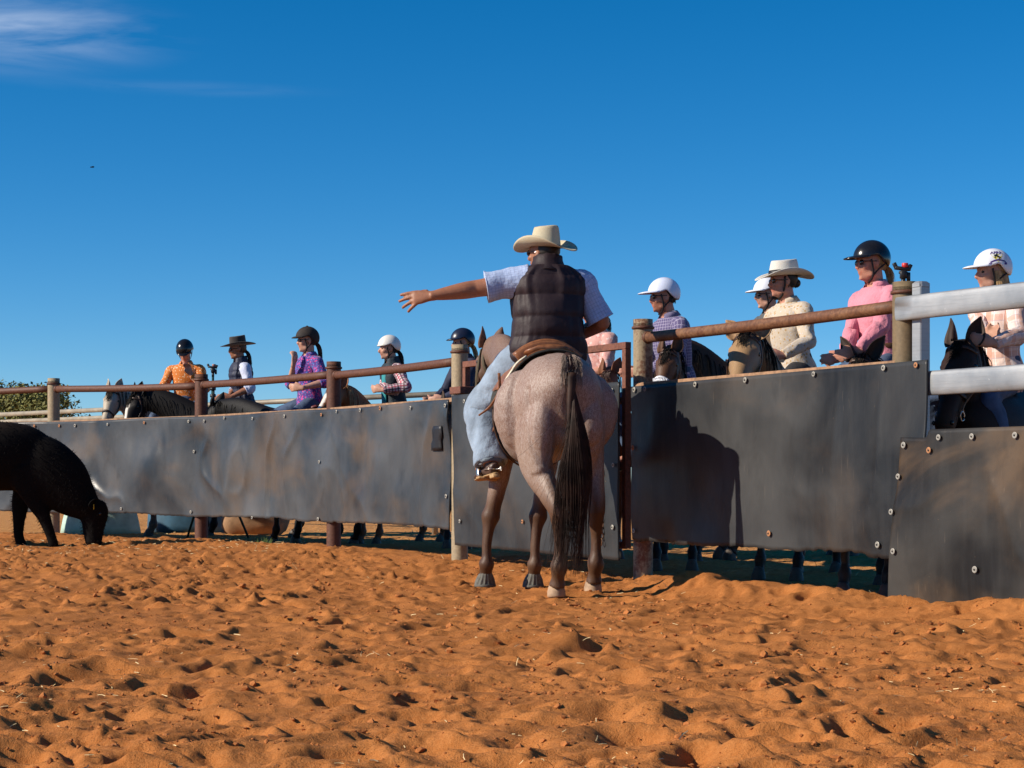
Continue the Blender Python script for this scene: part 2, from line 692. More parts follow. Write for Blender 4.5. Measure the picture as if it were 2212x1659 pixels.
def build_ground():
    # rows by depth, dense where the camera sees the sand from close by
    rows = [4.3]
    while rows[-1] < 26:
        d = rows[-1]
        rows.append(d + 0.0085 * (d / 5) ** 1.45)
    d = rows[-1]
    step = rows[-1] - rows[-2]
    while d < 1500:
        step *= 1.16
        d += step
        rows.append(d)
    front, st = [], 0.03
    d = 4.3
    while d > -60:
        d -= st
        st *= 1.16
        front.append(d)
    rows = np.array(front[::-1] + rows)
    nu = 510
    u_in = np.linspace(-1, 1, nu)
    u_out = 1 + np.cumsum(0.004 * 1.22 ** np.arange(34))
    u = np.concatenate([-u_out[::-1], u_in, u_out])
    w = 0.272 * np.clip(rows, 4.0, 26) + 0.35
    X = w[:, None] * u[None, :] * np.where(np.abs(u[None, :]) > 1.3, np.maximum(1.0, np.clip(rows, 26, 1500)[:, None] / 26.0), 1.0)
    Y = np.repeat(rows[:, None], X.shape[1], 1)
    fd = fence_signed(X, Y)
    inside = 1 - smooth01(fd, 0.0, 0.9)
    Z = base_height(X, Y)
    near = 1 - smooth01(Y, 25, 45)
    # churned sand: soft billows, then lumps
    P = np.stack([X, Y, 0 * X], -1).reshape(-1, 3)
    sh = X.shape

    def nz(s, seed, sy=1.0):
        return vnoise(P * np.array([1 / s, sy / s, 1]), seed).reshape(sh)
    wx = X + 0.10 * nz(0.35, 60) + 0.03 * nz(0.12, 63)
    wy = Y + 0.10 * nz(0.35, 61) + 0.03 * nz(0.12, 64)
    Pw = np.stack([wx, wy, 0 * X], -1).reshape(-1, 3)

    def nw(s, seed):
        return vnoise(Pw / s, seed).reshape(sh)
    ridge = 1 - np.abs(nw(0.40, 31))
    ridge2 = 1 - np.abs(nw(0.15, 32))
    fore = 0.68 + 0.32 * smooth01(Y, 5.0, 9.0)
    calm = 0.55 + 0.45 * nw(1.7, 77)
    billow = 0.024 * (ridge ** 2 - 0.5) + 0.011 * (ridge2 ** 2 - 0.45) + 0.014 * nw(0.6, 33) + 0.006 * nw(0.16, 43)
    Z += billow * (0.62 + 0.45 * calm) * inside * near * fore
    Z += (0.006 * nw(0.09, 34) + 0.0045 * nw(0.045, 44) + 0.010 * np.maximum(0, nw(0.075, 45)) ** 2 * smooth01(nw(0.9, 46), 0.0, 0.5)) * inside * near
    rough = smooth01(Y + 1.5 * nw(1.3, 35), 10.0, 14.5) * 1.1 + 0.55 * smooth01(nw(0.8, 36), -0.1, 0.5)
    lump = np.maximum(0, nw(0.055, 37)) ** 1.5 + 0.8 * np.maximum(0, nw(0.13, 38)) ** 1.6
    Z += 0.020 * lump * rough * inside * near
    Z += 0.0032 * nz(0.022, 39) * near
    Z += (0.012 * nw(0.5, 40) + 0.012 * np.maximum(0, nw(0.16, 41)) + 0.006 * nw(0.06, 42)) * (1 - inside) * near
    # hoof prints: a scooped pit with a thrown-up rim
    n_pits = 1900
    pits = []
    for k in range(n_pits):
        dd = 4.4 * (19.0 / 4.4) ** random.random()
        xx = random.uniform(-1, 1) * (0.272 * dd + 0.3)
        pits.append((xx, dd))
    ptx = np.array([p[0] for p in pits])
    pty = np.array([p[1] for p in pits])
    pfd = fence_signed(ptx, pty)
    for (cx, cy), f_ in zip(pits, pfd):
        if f_ > -0.1:
            continue
        R = random.uniform(0.035, 0.105)
        dep = random.uniform(0.006, 0.034) * (R / 0.09)
        an = random.uniform(0, math.pi)
        ex = random.uniform(1.0, 1.6)
        i0, i1 = np.searchsorted(rows, [cy - 2.6 * R, cy + 2.6 * R])
        if i1 <= i0:
            continue
        xr = X[i0:i1]
        j0 = max(0, int(np.searchsorted(xr[-1], cx - 3.2 * R)) - 6)
        j1 = min(X.shape[1], int(np.searchsorted(xr[-1], cx + 3.2 * R)) + 6)
        dx = wx[i0:i1, j0:j1] - 0.2 * (wx[i0:i1, j0:j1] - xr[:, j0:j1]) - cx
        dy = wy[i0:i1, j0:j1] - 0.2 * (wy[i0:i1, j0:j1] - Y[i0:i1, j0:j1]) - cy
        a = (dx * math.cos(an) + dy * math.sin(an)) / ex
        b = -dx * math.sin(an) + dy * math.cos(an)
        r = np.sqrt(a * a + b * b) / R
        pit = -dep * np.exp(-(r / 0.75) ** 4)
        side = 0.6 + 0.6 * np.clip(a / np.maximum(r * R, 1e-4), -1, 1)
        rim = dep * 0.55 * np.exp(-((r - 1.25) / 0.38) ** 2) * side
        Z[i0:i1, j0:j1] += (pit + rim) * (0.65 + 0.35 * min(1.0, max(0.0, (cy - 5) / 4)))
    m, k = X.shape
    idx = (np.arange(m - 1)[:, None] * k + np.arange(k - 1)[None, :])
    Fc = np.stack([idx, idx + 1, idx + k + 1, idx + k], -1).reshape(-1, 4)
    V = np.stack([X, Y, Z], -1).reshape(-1, 3)
    me = make_mesh('ground', V, Fc, mat_ground())
    ca = me.color_attributes.new('Beyond', 'FLOAT_COLOR', 'POINT')
    c4 = np.ones((len(V), 4), np.float32)
    c4[:, 0] = smooth01(fd + 0.5 * nw(0.8, 50), 0.2, 1.6).ravel()
    ca.data.foreach_set('color', c4.ravel())
    ob = bpy.data.objects.new('ground', me)
    COL.objects.link(ob)
    ob['kind'] = 'structure'
    ob['label'] = 'churned orange sand of the yard full of hoof prints'
    return rows, X, Z


def mat_ground():
    t = NT('orange sand')
    co = t.coord()
    n1 = t.noise(1.3, co, 5)
    n2 = t.noise(60, co, 4, 0.65)
    n3 = t.noise(420, co, 2, 0.7)
    sand = t.mix(t.rng(n1, 0.3, 0.7), (0.365, 0.121, 0.029), (0.445, 0.162, 0.042))
    sand = t.mix(t.rng(n2, 0.35, 0.75), sand, (0.50, 0.198, 0.060))
    # dark crumbs of manure and bark mixed into the sand
    vo = t.noise(150, co, 3, 0.7)
    patch = t.noise(3.2, co, 4)
    dk = t.math('MULTIPLY', t.rng(vo, 0.56, 0.64), t.rng(patch, 0.38, 0.60))
    sand = t.mix(t.math('MULTIPLY', dk, 0.75), sand, (0.09, 0.035, 0.014))
    hay = t.mix(t.rng(t.noise(22, co, 5, 0.7), 0.35, 0.65), (0.44, 0.17, 0.045), (0.66, 0.36, 0.13))
    b = t.attr('Beyond')
    sp = t.n('SeparateColor')
    t.link(b.outputs['Color'], sp.inputs[0])
    far = sp.outputs[0]
    col = t.mix(t.math('MULTIPLY', far, 0.8), sand, hay)
    h = t.math('ADD', t.math('MULTIPLY', n3, 0.5), t.math('MULTIPLY', t.noise(130, co, 3, 0.65), 1.0))
    t.bump(h, 0.7, 0.010)
    return t.out(col, 0.95, 0, 0.12)


ROWS, GX, GZ = build_ground()


def ground_at(x, y):
    """height of the built sand under a point"""
    i = int(np.clip(np.searchsorted(ROWS, y), 1, len(ROWS) - 1))
    return float(np.interp(x, GX[i], GZ[i]))


# ------------------------------------------------------------------ loose bits on the sand
def build_bits():
    mats = [mat_plain('sand clod', (0.37, 0.127, 0.032), 0.95, nscale=60, bscale=120, bstr=0.5)]
    # crumbs: lumpy little stones of sand
    S = Soup()
    ico = bmesh.new()
    bmesh.ops.create_icosphere(ico, subdivisions=1, radius=1)
    iv = np.array([v.co[:] for v in ico.verts])
    ifc = [tuple(v.index for v in f.verts) for f in ico.faces]
    ico.free()
    Vs, Fs, base = [], [], 0
    for k in range(8500):
        d = 4.5 * (17.5 / 4.5) ** (random.random() ** 0.8)
        x = random.uniform(-1, 1) * (0.268 * d + 0.1)
        f_ = float(fence_signed(np.array([x]), np.array([d]))[0])
        if f_ > 0.4:
            continue
        if vnoise(np.array([[x / 0.7, d / 0.7, 3.0]]), 91)[0] < random.uniform(-0.6, 0.5):
            continue
        r = random.uniform(0.0018, 0.0055) * (1 + 2.0 * (random.random() ** 7)) * (1 + 0.05 * d)
        vv = iv * (1 + 0.5 * RNG.uniform(-1, 1, (len(iv), 1))) * np.array([1, random.uniform(.7, 1.2), random.uniform(.5, .9)]) * r
        Vs.append(vv + np.array([x, d, ground_at(x, d) + 0.2 * r]))
        Fs += [tuple(i + base for i in f) for f in ifc]
        base += len(iv)
    S.add(np.vstack(Vs), Fs)
    o = S.build('sand_clods', mats[0], smooth=False, base=(0, 10, 0))
    tag(o, 'crumbs of orange sand lying all over the yard floor', 'sand clods', kind='stuff')
    # straw: bent slivers
    St = Soup()
    Vs, Fs, base = [], [], 0
    for k in range(2600):
        if k < 1200:
            d = 4.5 * (16.5 / 4.5) ** random.random()
            x = random.uniform(-1, 1) * (0.268 * d)
            if vnoise(np.array([[x / 0.8, d / 0.8, 1.0]]), 93)[0] < random.uniform(-0.3, 0.6):
                continue
        elif k < 1700:
            x, d = random.uniform(-5.3, -2.0), random.uniform(17.5, 21)
        else:
            x, d = random.uniform(-6, 5), random.uniform(12, 27)
        f_ = float(fence_signed(np.array([x]), np.array([d]))[0])
        if k >= 1700 and f_ < 0.1:
            continue
        if k < 1700 and f_ > 0.4:
            continue
        L = random.uniform(0.010, 0.038) * (1.6 if random.random() < 0.10 else 1) * (0.6 + 0.045 * d)
        a = random.uniform(0, 2 * math.pi)
        el = abs(random.gauss(0, 0.25)) + (0.7 if random.random() < 0.07 else 0)
        dv = np.array([math.cos(a) * math.cos(el), math.sin(a) * math.cos(el), math.sin(el)])
        sd = np.array([-math.sin(a), math.cos(a), 0.0])
        w = random.uniform(0.0004, 0.0011) * (1 + 0.12 * d)
        p = np.array([x, d, ground_at(x, d) + 0.003])
        q = p + dv * L * 0.5
        r = q + nrm(dv + sd * random.uniform(-.5, .5) + np.array([0, 0, random.uniform(-.3, .2)])) * L * 0.5
        upv = np.array([0, 0, w * 1.4])
        vv = []
        for c in (p, q, r):
            vv += [c - sd * w, c + sd * w, c + upv]
        Vs.append(np.array(vv))
        for i in (0, 1):
            for j in range(3):
                Fs.append((base + i * 3 + j, base + i * 3 + (j + 1) % 3, base + (i + 1) * 3 + (j + 1) % 3, base + (i + 1) * 3 + j))
        base += 9
    St.add(np.vstack(Vs), Fs)
    o = St.build('straw', mat_plain('dry straw', (0.62, 0.47, 0.24), 0.7, nscale=8, amt=0.35), smooth=False, base=(0, 10, 0))
    tag(o, 'scattered bits of dry straw on the sand', 'straw', kind='stuff')


build_bits()

# ------------------------------------------------------------------ fence materials
def mat_pipe(name, rust, paint, amount):
    t = NT(name)
    co = t.coord()
    n1 = t.noise(5, co, 6, 0.6)
    n2 = t.noise(45, co, 5, 0.65)
    ru = t.mix(t.rng(n2, 0.3, 0.7), dim(rust, 0.6), dim(rust, 1.35))
    pa = t.mix(t.rng(n2, 0.35, 0.7), dim(paint, 0.75), dim(paint, 1.1))
    m = t.rng(t.math('ADD', n1, t.math('MULTIPLY', n2, 0.35)), amount - 0.06, amount + 0.06)
    t.bump(n2, 0.35, 0.004)
    return t.out(t.mix(m, ru, pa), 0.62, 0.0, 0.4)


def mat_rubber(name, seed, dust, lo, hi, rgh):
    """black conveyor rubber: worn grey, streaked with dust, scratched"""
    t = NT(name)
    tc = t.n('TexCoord')
    mp = t.n('Mapping')
    mp.inputs['Location'].default_value = (seed * 3.1, seed * 1.7, seed)
    t.link(tc.outputs['Object'], mp.inputs['Vector'])
    co = mp.outputs[0]

    def stretch(sc, rot=(0, 0, 0)):
        q = t.n('Mapping')
        q.inputs['Scale'].default_value = sc
        q.inputs['Rotation'].default_value = rot
        t.link(co, q.inputs['Vector'])
        return q.outputs[0]
    big = t.noise(1.25, co, 5, 0.5, 0.4)
    mid = t.noise(6, stretch((1, 1, 0.6)), 6, 0.6, 0.3)
    vert = t.noise(9, stretch((1.6, 1.6, 0.16)), 4, 0.6)
    fine = t.noise(130, co, 3, 0.7)
    c = t.mix(t.rng(big, 0.35, 0.65), lo, hi)
    c = t.mix(t.math('MULTIPLY', t.rng(vert, 0.45, 0.75), 0.22), c, (0.060, 0.059, 0.057))
    sp = t.n('SeparateXYZ')
    t.link(tc.outputs['Object'], sp.inputs[0])
    dn = t.noise(0.9, stretch((1, 1, 1.4), (0, 0.5, 0)), 5, 0.55, 0.5)
    dmask = t.math('MULTIPLY', t.rng(dn, 0.54 - .14 * dust, 0.76 - .14 * dust, smooth=True), dust)
    c = t.mix(dmask, c, (0.155, 0.098, 0.055))
    c = t.mix(t.math('MULTIPLY', t.rng(mid, 0.56, 0.74), 0.35), c, (0.012, 0.012, 0.013))
    # scratches and scuffs: thin stretched streaks in a few directions, gathered in patches
    sc_mask = 0.0
    for i, (rot, th) in enumerate((((0, 0.15, 0.3), .72), ((0, 1.25, 0.1), .70), ((0.2, -0.9, 0.5), .70))):
        s = t.noise(7 + 2 * i, stretch((7, 7, 0.55), rot), 2, 0.5, 0.15)
        sc_mask = t.math('ADD', sc_mask, t.rng(s, th, th + 0.035))
    patch = t.rng(t.noise(1.9, stretch((1, 1, 1.1), (0.4, 0, 0)), 3), 0.46, 0.62)
    c = t.mix(t.math('MULTIPLY', t.math('MULTIPLY', sc_mask, patch), 0.22), c, (0.19, 0.15, 0.11))
    spk = t.rng(t.noise(75, co, 2, 0.6), 0.76, 0.80)
    c = t.mix(t.math('MULTIPLY', spk, 0.6), c, (0.30, 0.20, 0.12))
    ro = t.rng(t.math('ADD', big, t.math('MULTIPLY', mid, 0.5)), 0.5, 1.0, rgh, rgh + 0.2)
    t.bump(t.math('ADD', t.math('MULTIPLY', fine, 0.25), mid), 0.18, 0.012)
    return t.out(c, ro, 0.0, 0.26)


M_RUST = mat_pipe('rusty pipe', (0.105, 0.040, 0.022), (0.17, 0.08, 0.042), 0.92)
M_RUST_PAINT = mat_pipe('post with worn cream paint', (0.165, 0.068, 0.036), (0.30, 0.235, 0.15), 0.64)
M_RUST_TAN = mat_pipe('tan rust pipe', (0.135, 0.055, 0.026), (0.20, 0.095, 0.045), 0.70)
M_CREAM = mat_pipe('cream painted post', (0.20, 0.09, 0.045), (0.34, 0.265, 0.165), 0.47)
M_KHAKI = mat_pipe('khaki painted post', (0.22, 0.09, 0.04), (0.18, 0.128, 0.068), 0.42)
M_SQUARE = mat_pipe('rusty square tube', (0.155, 0.058, 0.035), (0.20, 0.075, 0.045), 0.7)
M_GALV = None


def mat_galv():
    t = NT('galvanised steel')
    co = t.coord()
    n1 = t.noise(3, co, 5)
    q = t.n('Mapping')
    q.inputs['Scale'].default_value = (0.6, 0.6, 14)
    t.link(co, q.inputs['Vector'])
    st = t.noise(6, q.outputs[0], 5, 0.65)
    c = t.mix(t.rng(n1, 0.35, 0.65), (0.26, 0.275, 0.29), (0.38, 0.39, 0.40))
    c = t.mix(t.math('MULTIPLY', t.rng(st, 0.5, 0.75), 0.5), c, (0.18, 0.185, 0.19))
    c = t.mix(t.rng(t.noise(40, co, 4), 0.68, 0.74), c, (0.48, 0.48, 0.48))
    c = t.mix(t.rng(t.noise(9, co, 5, .7), 0.74, 0.78), c, (0.25, 0.12, 0.06))
    t.bump(st, 0.15, 0.003)
    return t.out(c, t.rng(n1, 0.3, 0.7, 0.40, 0.55), 0.55, 0.5)


M_GALV = mat_galv()
M_RUB = [mat_rubber('rubber sheet %d' % i, i, *a_) for i, a_ in enumerate(((0.45, (0.026, 0.032, 0.040), (0.088, 0.092, 0.098), 0.30), (0.24, (0.015, 0.0165, 0.019), (0.052, 0.053, 0.054), 0.32), (0.28, (0.017, 0.020, 0.024), (0.060, 0.062, 0.064), 0.32), (0.66, (0.013, 0.0125, 0.0125), (0.052, 0.048, 0.043), 0.34)))]  # first sheet: lighter, bluer base colour has the sky's sheen painted in
M_PATCH = mat_plain('black rubber strip', (0.012, 0.012, 0.015), 0.5, nscale=12)
M_WASHER = mat_plain('zinc washer', (0.30, 0.285, 0.25), 0.5, 0.3, 0.5, nscale=60, amt=0.2)
M_WASHER_RUST = mat_plain('rusty washer', (0.36, 0.17, 0.08), 0.7, 0.2, 0.3, nscale=60, amt=0.35)
M_BOLT = mat_plain('dark bolt head', (0.10, 0.09, 0.085), 0.5, 0.6)
M_EDGE = mat_plain('rusty top angle', (0.30, 0.17, 0.095), 0.7, nscale=20, amt=0.35)


# ------------------------------------------------------------------ bolts (shared mesh)
def bolt_mesh(name, mat_w):
    S = Soup()
    S.loft([(v3(0, 0, 0), .019), (v3(0, 0, .003), .021), (v3(0, 0, .005), .018), (v3(0, 0, .004), .007)], n=14, sub=1, up=(1, 0, 0), caps=False)
    V, Fc, _ = S.arrays()
    nv, nf = len(V), len(Fc)
    S.loft([(v3(0, 0, .001), .0062), (v3(0, 0, .009), .0062), (v3(0, 0, .011), .005)], n=6, sub=1, up=(1, 0, 0))
    V, Fc, _ = S.arrays()
    me = make_mesh(name, V, Fc, mat_w, smooth=False)
    me.materials.append(M_BOLT)
    mi = np.zeros(len(me.polygons), np.int32)
    mi[nf:] = 1
    me.polygons.foreach_set('material_index', mi)
    return me


BOLT = bolt_mesh('bolt', M_WASHER)
BOLT_R = bolt_mesh('bolt_rusty', M_WASHER_RUST)


def line_pt(pts, s):
    """point at arc length s along a polyline (n,2) + its direction"""
    seg = np.diff(pts, axis=0)
    L = np.linalg.norm(seg, axis=1)
    c = np.concatenate([[0], np.cumsum(L)])
    i = int(np.clip(np.searchsorted(c, s) - 1, 0, len(seg) - 1))
    return pts[i] + seg[i] / L[i] * (s - c[i]), seg[i] / L[i]


def px_on(pts, px):
    """arc length where the line of sight through column px meets a polyline"""
    k = (px - 1106) / F
    seg = np.diff(pts, axis=0)
    L = np.linalg.norm(seg, axis=1)
    c = np.concatenate([[0], np.cumsum(L)])
    for i in range(len(seg)):
        a, e = pts[i], seg[i]
        den = e[0] - k * e[1]
        t = (k * a[1] - a[0]) / den
        if -0.02 <= t <= 1.02:
            return c[i] + t * L[i]
    return c[-1] if k > 0 else 0


def rubber_sheet(name, line, s0, s1, ztop, zbot, mat, parent, bolts, wav=0.012, off=0.0, seed=1, rag=0.012, skew=(0, 0), label=None, nx=None):
    """sheet hung on the camera side of the fence line: ztop/zbot are functions of t in 0..1"""
    nx = nx or max(40, int((s1 - s0) / 0.03))
    nz_ = 44
    P = np.zeros((nz_, nx, 3))
    nrm_ = np.zeros((nx, 2))
    tt = np.linspace(0, 1, nx)
    for j, t in enumerate(tt):
        q, e = line_pt(line, s0 + (s1 - s0) * t)
        nrm_[j] = (e[1], -e[0]) if (e[1] * (-1)) + 0 > 0 else (-e[1], e[0])
        nn = np.array([e[1], -e[0]])
        if nn[1] > 0:
            nn = -nn
        nrm_[j] = nn
        for i in range(nz_):
            v = i / (nz_ - 1)
            sk = (skew[0] * (1 - t) + skew[1] * t) * v
            qq = q + e * sk
            P[i, j] = (qq[0] + nn[0] * off, qq[1] + nn[1] * off, ztop(t) * (1 - v) + zbot(t) * v)
    # smooth the normals across corners
    for _ in range(12):
        nrm_[1:-1] = (nrm_[:-2] + nrm_[2:] + nrm_[1:-1]) / 3
    nrm_ /= np.linalg.norm(nrm_, axis=1, keepdims=True)
    s = (s0 + (s1 - s0) * tt)[None, :].repeat(nz_, 0)
    v = np.linspace(0, 1, nz_)[:, None].repeat(nx, 1)
    z = P[..., 2]
    A = np.stack([s * 2.6, z * 1.3, 0 * s + seed * 7.7], -1).reshape(-1, 3)
    B = np.stack([s * 1.1, z * 2.2, 0 * s + seed * 3.3], -1).reshape(-1, 3)
    A2 = A + 0.6 * np.stack([vnoise(B, seed + 20), vnoise(B + 5, seed + 21), 0 * A[:, 0]], -1)
    w = (vnoise(A, seed) + 0.7 * vnoise(B, seed + 9) + 0.25 * vnoise(A * 2.7, seed + 4) + 0.9 * (1 - np.abs(vnoise(A2 * 0.8, seed + 30))) ** 3).reshape(nz_, nx)
    env = 0.35 + 0.65 * np.sin(np.clip(v * 1.15, 0, 1) * math.pi * 0.75)
    w = wav * w * env
    # the lower edge flares and curls a little
    w += 0.010 * smooth01(v, 0.82, 1.0) * vnoise(np.stack([s * 1.7, 0 * s, 0 * s + seed], -1).reshape(-1, 3), seed + 2).reshape(nz_, nx)
    P[..., 0] += nrm_[None, :, 0] * w
    P[..., 1] += nrm_[None, :, 1] * w
    jit = rag * (np.maximum(0, vnoise(np.stack([tt * (s1 - s0) * 9, tt * 0, tt * 0 + seed], -1), seed + 5)) ** 1.5 + 0.35 * vnoise(np.stack([tt * (s1 - s0) * 30, tt * 0, tt * 0], -1), seed + 6))
    P[-1, :, 2] += jit
    P[-2, :, 2] += jit * 0.5
    S = Soup()
    S.grid(P[:, ::-1] if False else P, thick=-0.011)
    ob = S.build(name, mat, parent)
    if label:
        ob['label'] = label
    for (bs, bz, kind) in bolts:
        t = (bs - s0) / (s1 - s0)
        j = int(np.clip(round(t * (nx - 1)), 0, nx - 1))
        i = int(np.clip(round((P[0, j, 2] - bz) / max(0.01, P[0, j, 2] - P[-1, j, 2]) * (nz_ - 1)), 0, nz_ - 1))
        nn = np.array([nrm_[j, 0], nrm_[j, 1], 0])
        X_ = np.cross(v3(0, 0, 1), nn)
        R = np.stack([X_, v3(0, 0, 1), nn], 1)
        an = random.uniform(0, 3)
        Rz = np.array([[math.cos(an), -math.sin(an), 0], [math.sin(an), math.cos(an), 0], [0, 0, 1]])
        inst('bolt', BOLT_R if kind else BOLT, ob, P[i, j] + nn * 0.0125, R @ Rz, random.uniform(0.78, 0.95))
    return ob, P, nrm_


def pipe_post(parent, xy, ztop, mat, r=0.07, zb=-0.25, cap=True):
    S = Soup()
    x, y = xy
    st = [(v3(x, y, zb), r), (v3(x, y, zb + .02), r), (v3(x, y, 0.7), r), (v3(x, y, ztop - 0.03), r), (v3(x, y, ztop), r)]
    S.loft(st, n=28, sub=3, up=(1, 0, 0), caps=True)
    ob = S.build('post', mat, parent)
    if cap:
        C = Soup()
        C.loft([(v3(x, y, ztop - .012), r + .001), (v3(x, y, ztop - .010), r + .011), (v3(x, y, ztop + .006), r + .011), (v3(x, y, ztop + .010), r + .003), (v3(x, y, ztop + .012), .01)], n=28, sub=1, up=(1, 0, 0))
        C.build('post_cap', M_RUST, ob)
    return ob


def pipe_rail(parent, a, b, mat, r=0.0385):
    a, b = np.asarray(a, float), np.asarray(b, float)
    d = nrm(b - a)
    S = Soup()
    pts = []
    for t in np.linspace(0, 1, 7):
        p = a * (1 - t) + b * t
        p = p + np.array([0, 0, -0.008 * math.sin(t * math.pi)])
        pts.append((p, r))
    S.loft(pts, n=20, sub=2, up=(0, 0, 1))
    rail = S.build('rail', mat, parent)
    # weld collar and flattened end at the left post
    C = Soup()
    C.loft([(a - d * 0.005, r + .006), (a + d * 0.012, r + .007), (a + d * 0.022, r + .002)], n=20, sub=2, up=(0, 0, 1))
    C.build('weld', M_RUST, rail)
    return rail


def offs(p, q, r):
    d = nrm(np.array([q[0] - p[0], q[1] - p[1]]))
    return np.array(p) + d * r


ZT = CAMH + 1.15 * FK     # top of the posts
ZR = CAMH + 1.073 * FK    # middle of the top rail
ZP = CAMH + 0.725 * FK    # top edge of the rubber

# ---- left run of the yard fence: four posts, top rail, one long rubber sheet
fl = thing('yard_fence', 'long left run of rusty pipe fence hung with grey rubber sheeting', 'fence', (P1[0], P1[1], 0.05))
PM1 = FENCE[0]
post_m1 = pipe_post(fl, PM1, CAMH + 1.2 * FK, M_RUST)
pipe_post(fl, P0, CAMH + 1.205 * FK, M_CREAM)
pipe_post(fl, P1, ZT, M_RUST)
pipe_post(fl, P2, ZT, M_RUST)
pipe_post(fl, P3, ZT, M_CREAM)
for a, b, za, zb_, m in ((PM1, P0, CAMH + 1.14 * FK, CAMH + 1.142 * FK, M_RUST), (P0, P1, CAMH + 1.138 * FK, CAMH + 1.082 * FK, M_RUST), (P1, P2, CAMH + 1.092 * FK, ZR + .01, M_RUST), (P2, P3, ZR, ZR - .005, M_RUST)):
    qa, qb = offs(a, b, 0.065), offs(b, a, 0.065)
    pipe_rail(fl, (qa[0], qa[1], za), (qb[0], qb[1], zb_), m)
line_l = np.array([offs(PM1, P0, 0)] + [P0, P1, P2, P3])
# shift the sheet to the camera side of the posts
def shift_line(L, d):
    out = []
    for i in range(len(L)):
        e = nrm(L[min(i + 1, len(L) - 1)] - L[max(i - 1, 0)])
        n = np.array([e[1], -e[0]])
        if n[1] > 0:
            n = -n
        out.append(L[i] + n * d)
    return np.array(out)


sl = shift_line(line_l, 0.085)
sL_end = px_on(sl, 971)
sL_start = 0.3


def topl(t):
    s = sL_start + (sL_end - sL_start) * t
    return ZP + 0.012 * (1 - t) - 0.006 * math.sin(s * 2.3)


def botl(t):
    return 0.395 - 0.06 * t + 0.01 * math.sin(t * 23)


bl = []
for px in (75, 128, 165, 236, 312, 410, 442, 487, 549, 620, 694, 728, 780, 826, 893, 967):
    bl.append((px_on(sl, px), ZP - 0.035, 1 if px in (75, 128, 312, 826, 694) else 0))
for px, z in ((419, 1.055), (700, 0.93), (414, 0.40), (552, 0.375), (693, 0.365), (965, 0.62), (268, 0.42)):
    bl.append((px_on(sl, px), z, 0))
rub_l, PL, NL = rubber_sheet('rubber_sheet', sl, sL_start, sL_end, topl, botl, M_RUB[0], fl, bl, wav=0.034, seed=1, nx=420)
# the rusty angle the sheet is bolted to, showing as a thin edge along the top
S = Soup()
for i in range(len(line_l) - 1):
    pass
EL = shift_line(line_l, 0.038)
for i in range(1, len(EL)):
    a = EL[i - 1] if i > 1 else line_pt(EL, 0.3)[0]
    b = EL[i]
    z = ZP + 0.010
    S = Soup()
    d = nrm(b - a)
    mid = (a + b) / 2
    L = np.linalg.norm(b - a) / 2
    S.box((mid[0], mid[1], z - 0.012), (0.02, 0.022, L - 0.002), ax=[(-d[1], d[0], 0), (0, 0, 1), (d[0], d[1], 0)], bev=0.003)
    S.build('top_angle', M_EDGE, fl, smooth=False)
# dark strip of rubber stuck on the sheet near its right end
j = int((px_on(sl, 950) - sL_start) / (sL_end - sL_start) * (PL.shape[1] - 1))
q = PL[8, j]
nn = np.array([NL[j, 0], NL[j, 1], 0])
ux = np.cross(v3(0, 0, 1), nn)
S = Soup()
G = np.zeros((8, 4, 3))
for a_ in range(8):
    for b_ in range(4):
        zz = at(950, 920 + 53 * a_ / 7, q[1])[2]
        jj = j + int(round((b_ - 1.5) * 2.3 - a_ * 0.25))
        ii = int(np.clip(round((PL[0, jj, 2] - zz) / (PL[0, jj, 2] - PL[-1, jj, 2]) * 43), 0, 43))
        G[a_, b_] = PL[ii, jj] * [1, 1, 0] + [0, 0, zz] + nn * (0.016 + 0.004 * (b_ in (1, 2)))
S.grid(G, thick=-0.006)
S.build('rubber_strip', M_PATCH, rub_l)

# ---- right run: two posts, top rail, big sheet
fr = thing('yard_fence', 'right run of rusty pipe fence with black rubber sheet shadowed by the horse', 'fence', (P4[0], P4[1], 0.05))
pipe_post(fr, P4, ZT, M_RUST_PAINT)
pipe_post(fr, P5, ZT, M_KHAKI, r=0.0725)
qa, qb = offs(P4, P5, 0.06), offs(P5, P4, 0.06)
pipe_rail(fr, (qa[0], qa[1], ZR), (qb[0], qb[1], ZR - .002), M_RUST_TAN)
line_r = np.array([offs(P4, P5, -0.25), P4, P5, offs(P5, P4, -0.5)])
sr = shift_line(line_r, 0.088)
r0, r1 = px_on(sr, 1363), px_on(sr, 2003)
br = []
for px in (1372, 1397, 1505, 1612, 1759, 1912):
    br.append((px_on(sr, px), ZP - 0.04, 0))
br.append((px_on(sr, 1982), ZP - 0.03, 1))
for px, z, k in ((1371, 0.39, 0), (1371, 0.98, 1), (1670, 0.405, 1), (1901, 0.365, 0)):
    br.append((px_on(sr, px), z, k))
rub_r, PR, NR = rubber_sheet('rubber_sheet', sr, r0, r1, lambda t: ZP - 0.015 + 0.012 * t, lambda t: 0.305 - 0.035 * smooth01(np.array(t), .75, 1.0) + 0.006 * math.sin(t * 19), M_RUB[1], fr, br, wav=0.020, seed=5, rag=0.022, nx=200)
er = shift_line(line_r[1:3], 0.055)
S = Soup()
d = nrm(er[1] - er[0])
mid = (er[0] + er[1]) / 2
S.box((mid[0], mid[1], ZP - 0.012), (0.02, 0.022, np.linalg.norm(er[1] - er[0]) / 2), ax=[(-d[1], d[0], 0), (0, 0, 1), (d[0], d[1], 0)], bev=0.003)
S.build('top_angle', M_EDGE, fr, smooth=False)

